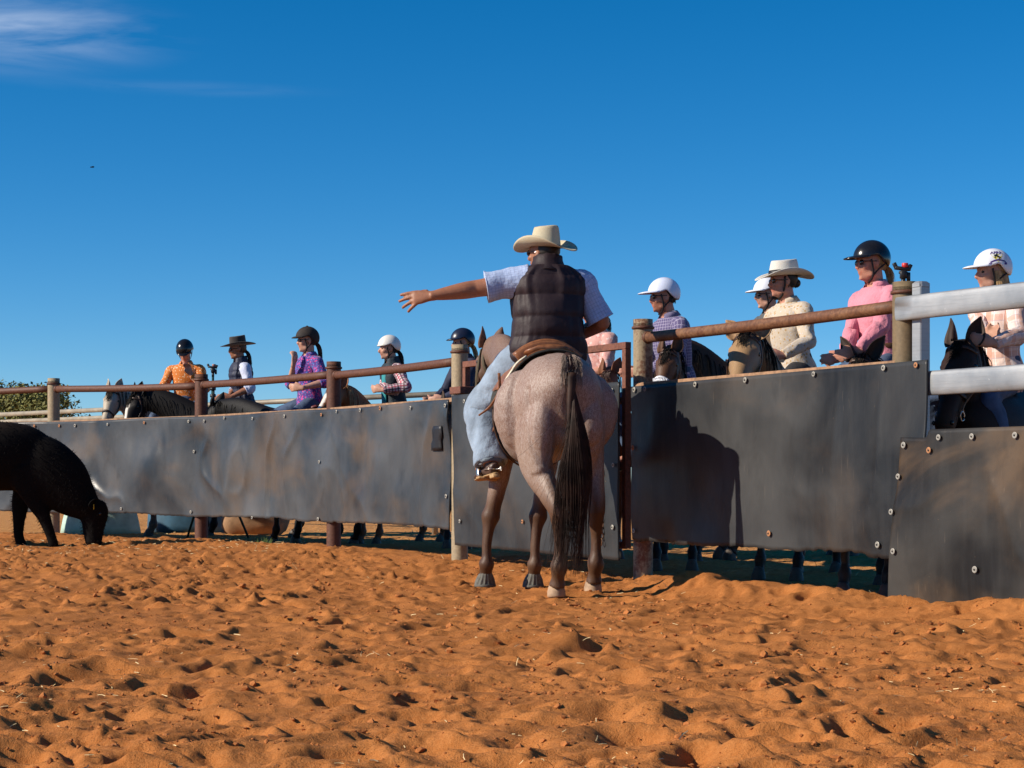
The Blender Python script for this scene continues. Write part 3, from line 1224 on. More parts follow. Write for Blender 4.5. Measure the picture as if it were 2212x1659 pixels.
# ---- galvanised section on the far right with its own sheet
fg = thing('galvanised_fence', 'bright galvanised oval-rail fence section at the right edge', 'fence', (P5[0] + .1, P5[1] - .1, 0.05))
dirg = nrm(np.array([0.41, -0.70]))
G0 = offs(P5, P5 + dirg, 0.135)
S = Soup()
nside = np.array([dirg[1], -dirg[0]])
if nside[1] > 0:
    nside = -nside
S.box((G0[0], G0[1], 0.82), (0.038, 0.038, 1.05), ax=[(dirg[0], dirg[1], 0), (nside[0], nside[1], 0), (0, 0, 1)], bev=0.006)
gp = S.build('post', M_GALV, fg, smooth=False)
S = Soup()
S.box((G0[0], G0[1], CAMH + 1.18 * FK), (0.041, 0.041, 0.022), ax=[(dirg[0], dirg[1], 0), (nside[0], nside[1], 0), (0, 0, 1)], bev=0.012)
S.build('post_cap', M_GALV, gp, smooth=False)
G1 = G0 + dirg * 2.1
for zc in (CAMH + 1.045 * FK, CAMH + .585 * FK):
    S = Soup()
    a = G0 + dirg * (0.02 if zc > 1.5 else 0.04) + nside * 0.062
    b = G1 + nside * 0.062
    S.loft([((a[0], a[1], zc), .066, .020), ((a[0] + dirg[0] * .006, a[1] + dirg[1] * .006, zc), .070, .0235), ((b[0], b[1], zc), .070, .0235)], n=32, sub=3, up=(nside[0], nside[1], 0), p=3.2)
    S.build('rail', M_GALV, fg)
gl = np.array([offs(P5, P5 + dirg, -0.42), G0, G1])
sg = shift_line(gl, 0.150)
g0 = px_on(sg, 1944)
g1 = g0 + 2.2


def topg(t):
    x = t * (g1 - g0)
    return 0.985 - 0.006 * smooth01(np.array(x), 0, .2) + 0.045 * smooth01(np.array(x), 0.215, 0.245)


bg = [(g0 + .05, .945, 0), (px_on(sg, 2012), .905, 1), (px_on(sg, 2034), .985, 0), (px_on(sg, 2103), .985, 0), (px_on(sg, 2195), .985, 0), (px_on(sg, 1941) + .02, .77, 0), (px_on(sg, 1934) + .03, .56, 0), (g0 + .04, .33, 0), (px_on(sg, 2122), .26, 0)]
rub_g, PG, NG = rubber_sheet('rubber_sheet', sg, g0, g1, topg, lambda t: 0.02, M_RUB[3], fg, bg, wav=0.018, seed=11, rag=0.0, skew=(-0.10, 0.0), nx=150)

# ---- gate between the runs
gt = thing('yard_gate', 'square tube gate with a black rubber sheet, partly behind the grey roan horse', 'gate', (P3[0] + .1, P3[1] - .1, 0.1))
ga, gb = offs(P3, P4, 0.10), offs(P4, P3, 0.20)
dg = nrm(gb - ga)
ng = np.array([dg[1], -dg[0]])
if ng[1] > 0:
    ng = -ng
axv = [(dg[0], dg[1], 0), (ng[0], ng[1], 0), (0, 0, 1)]
GT = CAMH + 1.005 * FK
for q in (ga + dg * .025, gb - dg * .025):
    S = Soup()
    S.box((q[0], q[1], (GT + .25) / 2), (0.025, 0.025, (GT - .25) / 2), ax=axv, bev=0.003)
    S.build('upright', M_SQUARE, gt, smooth=False)
for z in (GT + .0255, 1.32, 0.85, 0.27):
    S = Soup()
    m_ = (ga + gb) / 2
    L = np.linalg.norm(gb - ga) / 2 - (0.0 if z > 1.7 else 0.051)
    S.box((m_[0], m_[1], z), (0.025, 0.025, L), ax=[(-dg[1], dg[0], 0), (0, 0, 1), (dg[0], dg[1], 0)], bev=0.003)
    S.build('cross_bar', M_SQUARE, gt, smooth=False)
gtl = np.array([P3 - dg * 0.2, P4 + dg * 0.3])
sgt = shift_line(gtl, 0.105)
t0, t1 = px_on(sgt, 976), px_on(sgt, 1337)
bgt = [(t0 + .12, .40, 0), (t0 + .25, 1.40, 0), (t0 + 1.25, .42, 1), (t1 - .08, 1.40, 0), (t1 - .06, .40, 0), (t1 - .05, .85, 0)]
rubber_sheet('rubber_sheet', sgt, t0, t1, lambda t: 1.458 - 0.01 * t, lambda t: 0.20 - 0.035 * t, M_RUB[2], gt, bgt, wav=0.013, seed=8, rag=0.004, skew=(0.08, 0.0), nx=150)
S = Soup()
S.box((P3[0] + dg[0] * .07, P3[1] + dg[1] * .07, 1.50), (0.10, 0.082, 0.030), ax=axv, bev=0.004)
S.build('hinge_strap', M_SQUARE, gt, smooth=False)
# chain hanging on the latch end of the gate
M_CHAIN = mat_plain('rusty chain', (0.22, 0.12, 0.07), 0.55, 0.7)
S = Soup()
q = gb + ng * 0.13 + dg * (-0.16)
for k in range(13):
    c = np.array([q[0], q[1], 0.80 - 0.042 * k])
    a = nrm(v3(1, .2, 0)) if k % 2 else nrm(v3(-.2, 1, 0))
    pts = []
    for h in range(9):
        an = 2 * math.pi * h / 8
        pts.append(c + a * 0.014 * math.cos(an) + v3(0, 0, 1) * 0.027 * math.sin(an))
    S.tube(pts, 0.0045, n=6, sub=1, caps=False)
S.build('chain', M_CHAIN, gt)
# ------------------------------------------------------------------ horses
def mat_coat(name, speck=0.0, rough=0.5, dusty=0.12, spec=.3):
    t = NT(name)
    a = t.attr()
    co = t.coord()
    n1 = t.noise(9, co, 5, 0.6)
    n2 = t.noise(330, co, 2, 0.6)
    q = t.n('Mapping')
    q.inputs['Scale'].default_value = (110, 110, 48)
    t.link(co, q.inputs['Vector'])
    n3 = t.noise(1.0, q.outputs[0], 3, 0.6)
    col = t.mix(t.rng(n1, 0.3, 0.7), a.outputs['Color'], (1, 1, 1), 'MULTIPLY')
    col = t.mix(t.math('MULTIPLY', t.rng(n1, 0.35, 0.75), 0.35), a.outputs['Color'], t.mix(1.0, a.outputs['Color'], (0.62, 0.58, 0.56), 'MULTIPLY'))
    col = t.mix(t.math('MULTIPLY', t.rng(n3, 0.4, 0.7), 0.30), col, t.mix(1.0, col, (0.55, 0.5, 0.48), 'MULTIPLY'))
    if speck:
        m = t.math('MULTIPLY', t.rng(t.math('ADD', t.math('MULTIPLY', n2, 0.6), t.math('MULTIPLY', n3, 0.4)), 0.42, 0.60), a.outputs['Alpha'])
        col = t.mix(t.math('MULTIPLY', m, speck), col, (0.60, 0.52, 0.48))
    if dusty:
        col = t.mix(t.math('MULTIPLY', t.rng(t.noise(4.5, co, 5, .6), 0.5, 0.75), dusty), col, (0.30, 0.19, 0.11))
    t.bump(t.math('ADD', n2, t.math('MULTIPLY', n3, 1.2)), 0.25, 0.004)
    return t.out(col, rough, 0.0, spec, 0.0)


M_COAT = mat_coat('horse coat')
M_ROAN = mat_coat('roan coat', 0.50, 0.50, 0.22)
M_BLACKCOAT = mat_coat('black coat', 0.0, 0.55, 0.0, .16)
M_COWCOAT = mat_coat('black cow coat', 0.0, 0.85, 0.0, .08)
M_HOOF = mat_plain('hoof horn', (0.09, 0.07, 0.055), 0.6, nscale=25)
M_HOOF_PALE = mat_plain('pale dusty hoof', (0.36, 0.24, 0.15), 0.7, nscale=25)
M_HAIR_BLACK = mat_plain('black horse hair', (0.008, 0.0065, 0.006), 0.7, spec=.12, nscale=14, amt=0.5)
M_HAIR_BROWN = mat_plain('dark brown horse hair', (0.045, 0.022, 0.016), 0.45, nscale=14, amt=0.5)
M_HAIR_TAIL = mat_plain('dark tail hair', (0.034, 0.017, 0.012), 0.55, spec=.2, nscale=9, amt=0.7)
M_HAIR_ROAN = mat_plain('grey-brown dock hair', (0.17, 0.125, 0.10), 0.6, nscale=14, amt=0.4)
M_HAIR_FLAX = mat_plain('flaxen horse hair', (0.42, 0.26, 0.13), 0.5, nscale=14, amt=0.4)
M_EYE = mat_plain('dark eye', (0.012, 0.008, 0.006), 0.08, spec=0.6)
M_LEATHER = mat_plain('dark brown leather', (0.055, 0.026, 0.014), 0.5, nscale=30, amt=0.35)
M_LEATHER_T = mat_plain('tan saddle leather', (0.22, 0.085, 0.035), 0.42, nscale=25, amt=0.35)
M_LEATHER_R = mat_plain('red-brown saddle leather', (0.13, 0.03, 0.028), 0.4, nscale=25, amt=0.35)
M_WEB = mat_plain('olive webbing', (0.075, 0.06, 0.035), 0.8, nscale=60)
M_STEEL = mat_plain('steel fitting', (0.62, 0.60, 0.56), 0.28, 0.95, 0.5, nscale=20, amt=0.12)
M_BRASS = mat_plain('brass fitting', (0.6, 0.42, 0.16), 0.3, 0.9, 0.5, nscale=20, amt=0.12)
M_BELL = mat_plain('grey rubber bell boot', (0.105, 0.10, 0.085), 0.7, nscale=40, amt=0.3)
M_ROPE = mat_plain('cream cotton rope', (0.62, 0.55, 0.42), 0.85, nscale=80, amt=0.3)
M_PAD = mat_plain('dark felt saddle cloth', (0.035, 0.033, 0.028), 0.95, nscale=60, amt=0.4)


class Frame:
    """local frame of an animal or person: x forward, y left, z up"""

    def __init__(self, o, yaw, sc=1.0):
        self.o = np.asarray(o, float)
        c, s = math.cos(yaw), math.sin(yaw)
        self.R = np.array([[c, -s, 0], [s, c, 0], [0, 0, 1.0]])
        self.sc = sc
        self.yaw = yaw

    def w(self, p):
        p = np.asarray(p, float)
        return self.o + self.sc * (p @ self.R.T)

    def d(self, v):
        return np.asarray(v, float) @ self.R.T

    def l(self, p):
        return ((np.asarray(p, float) - self.o) @ self.R) / self.sc

    def ld(self, v):
        return np.asarray(v, float) @ self.R


def ear_soup(base, tip, side, width=0.038, fwd=None):
    """cupped leaf: base and tip in world space, side = lateral direction, fwd = where the opening faces"""
    base, tip = np.asarray(base, float), np.asarray(tip, float)
    ax = tip - base
    L = np.linalg.norm(ax)
    T = ax / L
    f = nrm(np.asarray(fwd, float) - T * (np.asarray(fwd, float) @ T))
    s = np.cross(T, f)
    m, k = 9, 9
    P = np.zeros((m, k, 3))
    for i in range(m):
        v = i / (m - 1)
        w = width * (0.75 + 0.55 * math.sin(math.pi * min(1, v * 0.9 + 0.12))) * (1 - v ** 3.2) + 0.0015
        cup = 1.9 - 1.25 * v
        for j in range(k):
            a = (j / (k - 1) - 0.5) * 2
            th = a * cup
            rr = w / max(0.35, math.sin(min(cup, 1.5)))
            P[i, j] = base + T * L * v + s * rr * math.sin(th) + f * rr * (0.6 - math.cos(th)) + f * (-0.02 * v * v)
    S = Soup()
    S.grid(P, thick=0.006)
    return S


class Horse:
    pass


def horse(name, label, o, yaw, sc, coat, poll, muzzle, hooves=None, voxel=0.013, mat=None, mane=None, tail=None, ears=(1, 1), ear_dirs=None,
          wide=1.0, neck_bow=0.06, smooth=5, hoof_mats=None, mane_side=1, muscular=False, forelock=True, ear_len=0.17, head_w=1.0, leg_k=1.0, ear_spread=.30):
    """poll and muzzle are given in the horse's own frame"""
    h = Horse()
    fr_ = Frame(o, yaw, sc)
    h.f = fr_
    root = thing(name, label, 'horse', o)
    h.root = root
    S = Soup()
    W = fr_.w
    upz = fr_.d((0, 0, 1))
    xf = fr_.d((1, 0, 0))

    def L(st, up, n=20, sub=5, p=2.0):
        S.loft([(W(c), a * sc, b * sc) for c, a, b in st], n=n, sub=sub, up=up, p=p)
    k = wide
    # trunk
    L([((-.80, 0, 1.17), .05 * k, .10), ((-.765, 0, 1.18), .16 * k, .21), ((-.68, 0, 1.19), .235 * k, .28), ((-.54, 0, 1.195), .285 * k, .315), ((-.36, 0, 1.185), .285 * k, .315),
       ((-.12, 0, 1.155), .285 * k, .325), ((.10, 0, 1.135), .29 * k, .335), ((.28, 0, 1.145), .265 * k, .345), ((.44, 0, 1.15), .225 * k, .325), ((.58, 0, 1.13), .165 * k, .25), ((.65, 0, 1.11), .08, .15)], upz, n=28)
    # withers
    L([((.10, 0, 1.40), .06, .07), ((.30, 0, 1.45), .05, .075), ((.45, 0, 1.44), .06, .07)], upz)
    poll = np.asarray(poll, float)
    muz = np.asarray(muzzle, float)
    # neck
    b0, b3 = v3(.36, 0, 1.20), poll
    ax = b3 - b0
    n1 = b0 + ax * 0.35 + v3(-.05, 0, .02) * 1.0
    n2 = b0 + ax * 0.70 + v3(-.02, 0, neck_bow)
    upn = [fr_.d(nrm(v)) for v in (v3(-.3, 0, 1), v3(-.45, 0, 1), v3(-.5, 0, 1), v3(-.5, 0, 1))]
    S.loft([(W(b0), .19 * sc * k, .30 * sc), (W(n1), .125 * sc, .225 * sc), (W(n2), .088 * sc, .165 * sc), (W(b3 - v3(0, 0, .02)), .072 * sc, .115 * sc)], n=20, sub=6, up=np.array(upn))
    # head
    hd = muz - poll
    HL = np.linalg.norm(hd)
    T = hd / HL
    side = np.cross(v3(0, 0, 1), v3(hd[0], hd[1], 0)) if math.hypot(hd[0], hd[1]) > 1e-3 else v3(0, 1, 0)
    side = nrm(side)
    fr = nrm(np.cross(T, side))       # points out of the forehead
    if fr[2] < 0 and abs(T[2]) < 0.9:
        fr = -fr
    if fr @ nrm(v3(hd[0], hd[1], 0.0) + 1e-6) < 0 and abs(T[2]) > 0.6:
        fr = -fr
    g = HL / 0.60
    hw = head_w
    up_h = fr_.d(fr)

    def hp(t, u=0, l=0):
        return poll + T * (t * HL) + fr * (u * g) + side * (l * g)
    st = [(hp(-.06, -.03), .058 * hw, .075), (hp(.06, -.02), .088 * hw, .108), (hp(.22, -.02), .105 * hw, .122), (hp(.38, -.03), .098 * hw, .132), (hp(.55, -.025), .072 * hw, .100), (hp(.74, -.02), .058 * hw, .074), (hp(.90, -.022), .060 * hw, .066), (hp(.99, -.025), .052 * hw, .056), (hp(1.03, -.025), .03 * hw, .035)]
    S.loft([(W(c), a * g * sc, b * g * sc) for c, a, b in st], n=20, sub=4, up=up_h, p=2.3)
    for s in (-1, 1):
        S.ell(W(hp(.36, -.065, s * .062)), np.array([.05, .05, .075]) * g * sc)      # cheek
        S.ell(W(hp(.245, .035, s * .082)), np.array([.032, .032, .036]) * g * sc)    # brow
        S.ell(W(hp(.93, .005, s * .040)), np.array([.024, .024, .03]) * g * sc)      # nostril wing
    S.loft([(W(hp(.55, -.10)), .03 * g * sc), (W(hp(.80, -.085)), .032 * g * sc), (W(hp(.965, -.075)), .036 * g * sc)], n=12, sub=3, up=up_h)
    # legs
    hv = {'HL': (-.64, .15), 'HR': (-.60, -.15), 'FL': (.47, .15), 'FR': (.44, -.15)}
    hz = {}
    if hooves:
        for kk, v in hooves.items():
            hv[kk] = v[:2]
            if len(v) > 2:
                hz[kk] = v[2]
    for key, (hx, hy) in hv.items():
        s = 1 if key[1] == 'L' else -1
        z0 = hz.get(key, 0.0)
        if key[0] == 'H':
            ddx, ddy = hx + .62, hy - s * .15
            st = [((-.50, s * .13 * k, 1.20), .13 * k, .22), ((-.47 + ddx * .1, s * .165 * k + ddy * .1, 1.03), .125 * k, .225), ((-.47 + ddx * .25, s * .18 * k + ddy * .25, .88), .105 * k, .19), ((-.535 + ddx * .45, s * .175 + ddy * .45, .745), .078, .128), ((-.64 + ddx * .7, s * .165 + ddy * .7, .62), .052, .080),
                  ((-.70 + ddx * .85, s * .155 + ddy * .85, .535), .043, .066), ((-.695 + ddx * .92, s * .15 + ddy * .92, .455), .037, .052), ((-.685 + ddx, hy, .35 + z0 * .5), .027, .037), ((-.68 + ddx, hy, .24 + z0), .028, .037), ((-.672 + ddx, hy, .172 + z0), .045, .053), ((-.645 + ddx, hy, .105 + z0), .033, .036), ((-.625 + ddx, hy, .05 + z0), .045, .050)]
        else:
            ddx, ddy = hx - .46, hy - s * .15
            st = [((.46, s * .13 * k, 1.16), .10, .17), ((.42 + ddx * .15, s * .155 * k + ddy * .15, .98), .095, .14), ((.395 + ddx * .3, s * .155 + ddy * .3, .83), .072, .102), ((.405 + ddx * .5, s * .15 + ddy * .5, .67), .053, .068), ((.42 + ddx * .7, s * .15 + ddy * .7, .535), .044, .052), ((.43 + ddx * .8, s * .15 + ddy * .8, .465), .053, .058),
                  ((.425 + ddx * .88, s * .15 + ddy * .9, .39), .034, .042), ((.42 + ddx, hy, .28 + z0), .027, .036), ((.42 + ddx, hy, .20 + z0), .028, .037), ((.425 + ddx, hy, .155 + z0), .044, .051), ((.45 + ddx, hy, .095 + z0), .034, .038), ((.465 + ddx, hy, .05 + z0), .045, .050)]
        st = [(c_, a_ * (1 + (leg_k - 1) * float(1 - smooth01(np.array(c_[2]), .6, .95))), b_ * (1 + (leg_k - 1) * float(1 - smooth01(np.array(c_[2]), .6, .95)))) for c_, a_, b_ in st]
        L(st, xf, n=14, sub=4)
        if key[0] == 'H':
            # point of hock and buttock muscle
            S.ell(W((-.735 + (hx + .62) * .85, s * .155 + (hy - s * .15) * .85, .56)), np.array([.026, .022, .045]) * sc)
            L([((-.62, s * .13 * k, 1.20), .10 * k, .15), ((-.655, s * .15 * k, 1.03), .105 * k, .13), ((-.62 + (hx + .62) * .3, s * .155 * k, .87), .085, .105), ((-.62 + (hx + .62) * .5, s * .16, .74), .055, .07)], xf, n=14, sub=4)
    if muscular:
        for s in (-1, 1):
            S.ell(W((-.42, s * .20, 1.14)), np.array([.20, .13, .26]) * sc)
    m2, V, N = remesh(S, voxel, smooth)
    Lc = fr_.l(V)
    rel = Lc - poll
    ht = rel @ T / HL
    hl = rel @ side / g
    hu = rel @ fr / g
    ishead = (ht > 0.02) & (np.abs(hl) < .16) & (np.linalg.norm(rel - np.outer(ht * HL, T), axis=1) < .22 * g) & (Lc[:, 0] > 0.3) & (Lc[:, 2] > 0.55)
    col = coat(Lc, np.where(ishead, ht, -1), hl, hu)
    if muscular:
        # muscle and vein relief
        nse = fbm(Lc * np.array([5, 5, 3.2]), 3, 21)
        V = V + N * (0.013 * nse * (Lc[:, 2] > 0.5))[:, None]
        grv = np.exp(-((Lc[:, 0] + .70 + 0.18 * (1.1 - Lc[:, 2])) / .018) ** 2) * (Lc[:, 2] > .8) * (Lc[:, 2] < 1.28) * (np.abs(Lc[:, 1]) > .1)
        V = V - N * (0.010 * grv)[:, None]
    body = finish('body', m2, V, mat or M_COAT, root, col)
    h.body = body
    # ears
    ed = ear_dirs or [nrm(-T * .75 + fr * .35 + side * ear_spread), nrm(-T * .75 + fr * .35 - side * ear_spread)]
    for s, on, dv in ((1, ears[0], ed[0]), (-1, ears[1], ed[1])):
        if not on:
            continue
        bb = hp(-.01, .045, s * .058)
        es = ear_soup(W(bb), W(bb + np.asarray(dv) * ear_len * g), fr_.d(side), 0.043 * g * sc, fr_.d(nrm(fr * .7 + side * s * .7)))
        eo = es.build('ear', M_EYE, root)
        cc = coat(poll[None] - T * .02, np.array([0.05]), np.array([.06]), np.array([0.0]))[0][:3]
        eo.data.materials.clear()
        eo.data.materials.append(ear_mat(cc))
    for s in (-1, 1):
        es = Soup().ell(W(hp(.255, .012, s * .093 * hw)), np.array([.021, .021, .021]) * g * sc)
        es.build('eye', M_EYE, root)
        es = Soup().ell(W(hp(.945, .008, s * .055 * hw)), np.array([.010, .010, .015]) * g * sc)
        es.build('nostril', M_EYE, root)
    # hooves
    for key, (hx, hy) in hv.items():
        z0 = hz.get(key, 0.0)
        hs = Soup()
        fwd = .03
        hs.loft([(W((hx + .005, hy, .062 + z0)), .043 * sc, .046 * sc), (W((hx + .010, hy, .055 + z0)), .046 * sc, .050 * sc), (W((hx + .022, hy, .01 + z0)), .056 * sc, .063 * sc), (W((hx + .022, hy, -.02 + z0)), .055 * sc, .062 * sc)], n=18, sub=2, up=xf)
        hs.build('hoof', (hoof_mats or {}).get(key, M_HOOF), root)
    # mane and forelock
    if mane is not None:
        paths = []
        for i in range(150):
            t = random.random()
            base = (b0 + v3(.0, 0, .22)) * (1 - t) ** 2 + 2 * (n1 + v3(-.12, 0, .13)) * t * (1 - t) + (poll + v3(-.02, 0, .07)) * t * t
            base = base + v3(random.uniform(-.015, .015), random.uniform(-.02, .02), random.uniform(-.02, .01))
            L_ = random.uniform(.16, .30)
            sd = mane_side * random.uniform(.6, 1.0)
            pts = []
            for q in range(6):
                u = q / 5
                pts.append(W(base + v3(-.03 * u + random.uniform(-.006, .006), sd * (.10 * math.sin(u * 1.6) + .02), .035 * math.sin(u * 3.0) - L_ * u * u * 0.9)))
            paths.append(pts)
        if forelock:
            for i in range(45):
                base = hp(-.02, .07, random.uniform(-.03, .03))
                L_ = random.uniform(.10, .22)
                pts = [W(base + T * L_ * u + fr * (.045 * math.sin(u * 2.2)) * g + side * random.uniform(-.01, .01) + side * random.uniform(-.03, .03) * u) for u in np.linspace(0, 1, 5)]
                paths.append(pts)
        strands(paths, 0.006 * sc, 0.0012 * sc).build('mane', mane, root)
    if tail is not None:
        paths = []
        for i in range(90):
            a = random.uniform(0, 6.28)
            r = .03 * math.sqrt(random.random())
            Lt = random.uniform(.55, .85)
            pts = []
            for u in np.linspace(0, 1, 8):
                sp = .02 + .06 * math.sin(u * 2.4)
                pts.append(W(v3(-.80 - .07 * math.sin(min(1, u * 1.6) * 2.2) + math.cos(a) * sp * .7, math.sin(a) * sp, 1.34 + r - (Lt + .05) * u - .02)))
            paths.append(pts)
        strands(paths, 0.007 * sc, 0.0015 * sc).build('tail', tail, root)
    h.hp = lambda t, u=0, l=0: W(hp(t, u, l))
    h.side, h.fr, h.T, h.g = fr_.d(side), fr_.d(fr), fr_.d(T), g * sc
    h.hw = hw
    return h


_EAR = {}


def ear_mat(c):
    key = tuple(round(float(x), 3) for x in c)
    if key not in _EAR:
        _EAR[key] = mat_plain('ear hair %d' % len(_EAR), key, 0.7, nscale=40, amt=0.3)
    return _EAR[key]


def strap(h, pts, mat, r=0.011, name='strap', flat=0.004, n=8):
    """flat strap hugging the head; pts = [(t,u,l)] in head units"""
    P = [h.hp(*p) for p in pts]
    c = sum(P) / len(P)
    S = Soup()
    ups = []
    for p in P:
        ups.append(nrm(p - (h.hp(0, 0, 0) + h.T * ((p - h.hp(0, 0, 0)) @ h.T))))
    S.loft([(p, r, flat) for p in P], n=n, sub=5, up=np.array(ups))
    return S


def bridle(h, mat, noseband=True, browband=True, rings=True, fit=M_STEEL, wide=1.0, throat=True):
    S = Soup()
    hw = h.hw

    def add(pts, r=0.011):
        P = [h.hp(*p) for p in pts]
        ups = [nrm(p - (h.hp(0, -.02, 0) + h.T * ((p - h.hp(0, -.02, 0)) @ h.T))) for p in P]
        S.loft([(p, r * wide, .0035) for p in P], n=8, sub=4, up=np.array(ups))
    for s in (-1, 1):
        add([(-.03, .075, s * .03), (.08, .03, s * .092 * hw), (.25, -.035, s * .116 * hw), (.45, -.05, s * .108 * hw), (.66, -.04, s * .075 * hw), (.80, -.05, s * .066 * hw)])
        if throat:
            add([(-.02, .06, s * .05), (.12, -.06, s * .098), (.26, -.14, s * .075), (.30, -.175, 0)], .009)
    if browband:
        add([(.10, .02, .098 * hw), (.11, .092, .06 * hw), (.115, .108, 0), (.11, .092, -.06 * hw), (.10, .02, -.098 * hw)], .010)
    if noseband:
        add([(.60, -.03, .080 * hw), (.60, .062, .045 * hw), (.60, .080, 0), (.60, .062, -.045 * hw), (.60, -.03, -.080 * hw), (.58, -.10, -.05), (.58, -.125, 0), (.58, -.10, .05), (.60, -.03, .080 * hw)], .012)
    b = S.build('bridle', mat, h.root)
    if rings:
        for s in (-1, 1):
            R = Soup()
            c = h.hp(.80, -.05, s * .075 * hw)
            pts = [c + h.T * .028 * math.cos(a) + h.fr * .028 * math.sin(a) for a in np.linspace(0, 2 * math.pi, 13)]
            R.tube(pts, .004, n=6, sub=1, caps=False)
            R.build('bit_ring', fit, b)
    return b


# coats: colour as a function of the horse's own coordinates
def coat_fn(body, leg, head=None, muzzle=None, blaze=None, legz=0.52, roan=None, sock=None, mane_line=None, bellyc=None):
    body = np.array(body); leg = np.array(leg)
    head = body if head is None else np.array(head)

    def f(P, ht, hl, hu):
        c = np.repeat(body[None], len(P), 0).astype(float)
        if bellyc is not None:
            m = 1 - smooth01(P[:, 2], .85, 1.05)
            c = c * (1 - m[:, None]) + np.array(bellyc) * m[:, None]
        lz = legz + 0.08 * vnoise(P * 6, 3)
        m = 1 - smooth01(P[:, 2], lz - .10, lz + .16)
        c = c * (1 - m[:, None]) + leg * m[:, None]
        neckm = smooth01(P[:, 0] * .8 + (P[:, 2] - 1.2) * .7, .55, .85)
        c = c * (1 - neckm[:, None] * .5) + head * neckm[:, None] * .5
        hm = smooth01(ht, 0.0, .12)
        c = c * (1 - hm[:, None]) + head * hm[:, None]
        if muzzle is not None:
            m = smooth01(ht, .68, .9)
            c = c * (1 - m[:, None]) + np.array(muzzle) * m[:, None]
        if blaze is not None:
            wv, t0_, t1_ = blaze
            m = (1 - smooth01(np.abs(hl + .008 * vnoise(P * 25, 8)), wv * .8, wv * 1.15)) * smooth01(ht, t0_, t0_ + .06) * (1 - smooth01(ht, t1_, t1_ + .05)) * (hu > 0.0)
            c = c * (1 - m[:, None]) + np.array((.75, .70, .64)) * m[:, None]
        if sock is not None:
            m = 1 - smooth01(P[:, 2], .16, .22)
            c = c * (1 - m[:, None]) + np.array(sock) * m[:, None]
        a = np.ones((len(P), 1))
        if roan is not None:
            a = (smooth01(P[:, 2], .50, .78) * (1 - smooth01(ht, 0, .3) * .6) * (1 - .6 * neckm))[:, None]
        return np.hstack([c, a])
    return f


# ---- the grey roan in the middle of the yard, seen from behind
YAWM = math.radians(90 + 11)
HK = 1.022
OM = v3(0.205, 12.93 * HK, 0.0)
fm = Frame(OM, YAWM, 1.045)
roan = coat_fn((.190, .104, .072), (.082, .040, .022), head=(.105, .055, .034), legz=.56, roan=1, bellyc=(.20, .12, .08))


def hoof_l(px, py, d):
    p = at(px, py, d * HK)
    q = fm.l(p)
    return (q[0] - .02, q[1], q[2] + .02)


HM = horse('roan_horse', 'stocky grey roan stock horse seen from behind, ridden by the pointing man', OM, YAWM, 1.045, roan,
           poll=fm.l(at(1062, 754, 14.35)), muzzle=fm.l(at(1030, 872, 14.58)),
           hooves={'HL': hoof_l(1202, 1290, 12.20), 'HR': hoof_l(1281, 1281, 12.50), 'FL': hoof_l(1048, 1272, 13.40), 'FR': hoof_l(1152, 1273, 13.42)},
           voxel=0.0108, mat=M_ROAN, mane=None, tail=None, wide=.985, muscular=True, smooth=4, hoof_mats={'HL': M_HOOF_PALE, 'HR': M_HOOF_PALE},
           ear_dirs=None, ear_len=.19, leg_k=1.22)
bridle(HM, M_WEB, noseband=True, browband=True, rings=True, wide=1.35)
# tail: long black-brown hair from a pale dock
paths, dock = [], []
tr = fm.l(at(1224, 792, 12.12))
for i in range(1300):
    a = random.uniform(0, 2 * math.pi)
    rr = math.sqrt(random.random())
    g_ = random.gauss(0, 1)
    Lt = random.uniform(.55, 1.28)
    wisp = random.random() < .09
    lft = max(0.0, math.sin(a) * rr)
    pts = []
    for u in np.linspace(0, 1, 12):
        z = 1.40 - .02 * rr - Lt * u
        dn = min(1.0, (1.40 - z) / 1.25)
        x = -.845 - .050 * math.sin(min(1, dn * 2.4) * 1.7) + .05 * dn
        y = .012 - .040 * math.sin(min(1, dn * 2.2) * math.pi / 2) + .03 * dn ** 3
        spread = .024 + .053 * smooth01(np.array(dn), .02, .60)
        y += spread * rr * math.sin(a) * (1.0 + .35 * dn) + lft * .045 * dn ** 2.6 * (1 + .3 * g_) + (.09 * u * u * (abs(g_) * .8 + g_ * .4) if wisp else 0)
        x += spread * rr * math.cos(a) * .75
        y += .012 * math.sin(dn * 9 + a * 1.5) + .018 * dn * math.sin(a * 5)
        pts.append(fm.w((x, y, z)))
    paths.append(pts)
strands(paths, 0.0025, 0.0006).build('tail', M_HAIR_TAIL, HM.root)
S = Soup()
S.loft([(fm.w((-.70, 0, 1.455)), .030, .03), (fm.w((-.775, 0, 1.455)), .042, .036), (fm.w((-.835, 0, 1.40)), .040, .034), (fm.w((-.862, 0.0, 1.30)), .030, .028), (fm.w((-.872, .01, 1.16)), .022, .022), (fm.w((-.87, .02, 1.0)), .012, .012)], n=14, sub=4, up=fm.d((0.3, 0, 1)))
S.build('tail_dock', M_HAIR_TAIL, HM.root)
for i in range(240):
    a = random.uniform(-1.5, 1.5)
    L_ = random.uniform(.05, .22)
    pts = []
    for u in np.linspace(0, 1, 6):
        pts.append(fm.w((-.74 - .03 * random.random() - .11 * math.sin(u * 1.5), math.sin(a) * (.034 + .035 * u), 1.475 + .012 * math.cos(a) - .005 - L_ * u ** 1.6)))
    dock.append(pts)
strands(dock, 0.0030, 0.0008).build('dock_hair', M_HAIR_ROAN, HM.root)
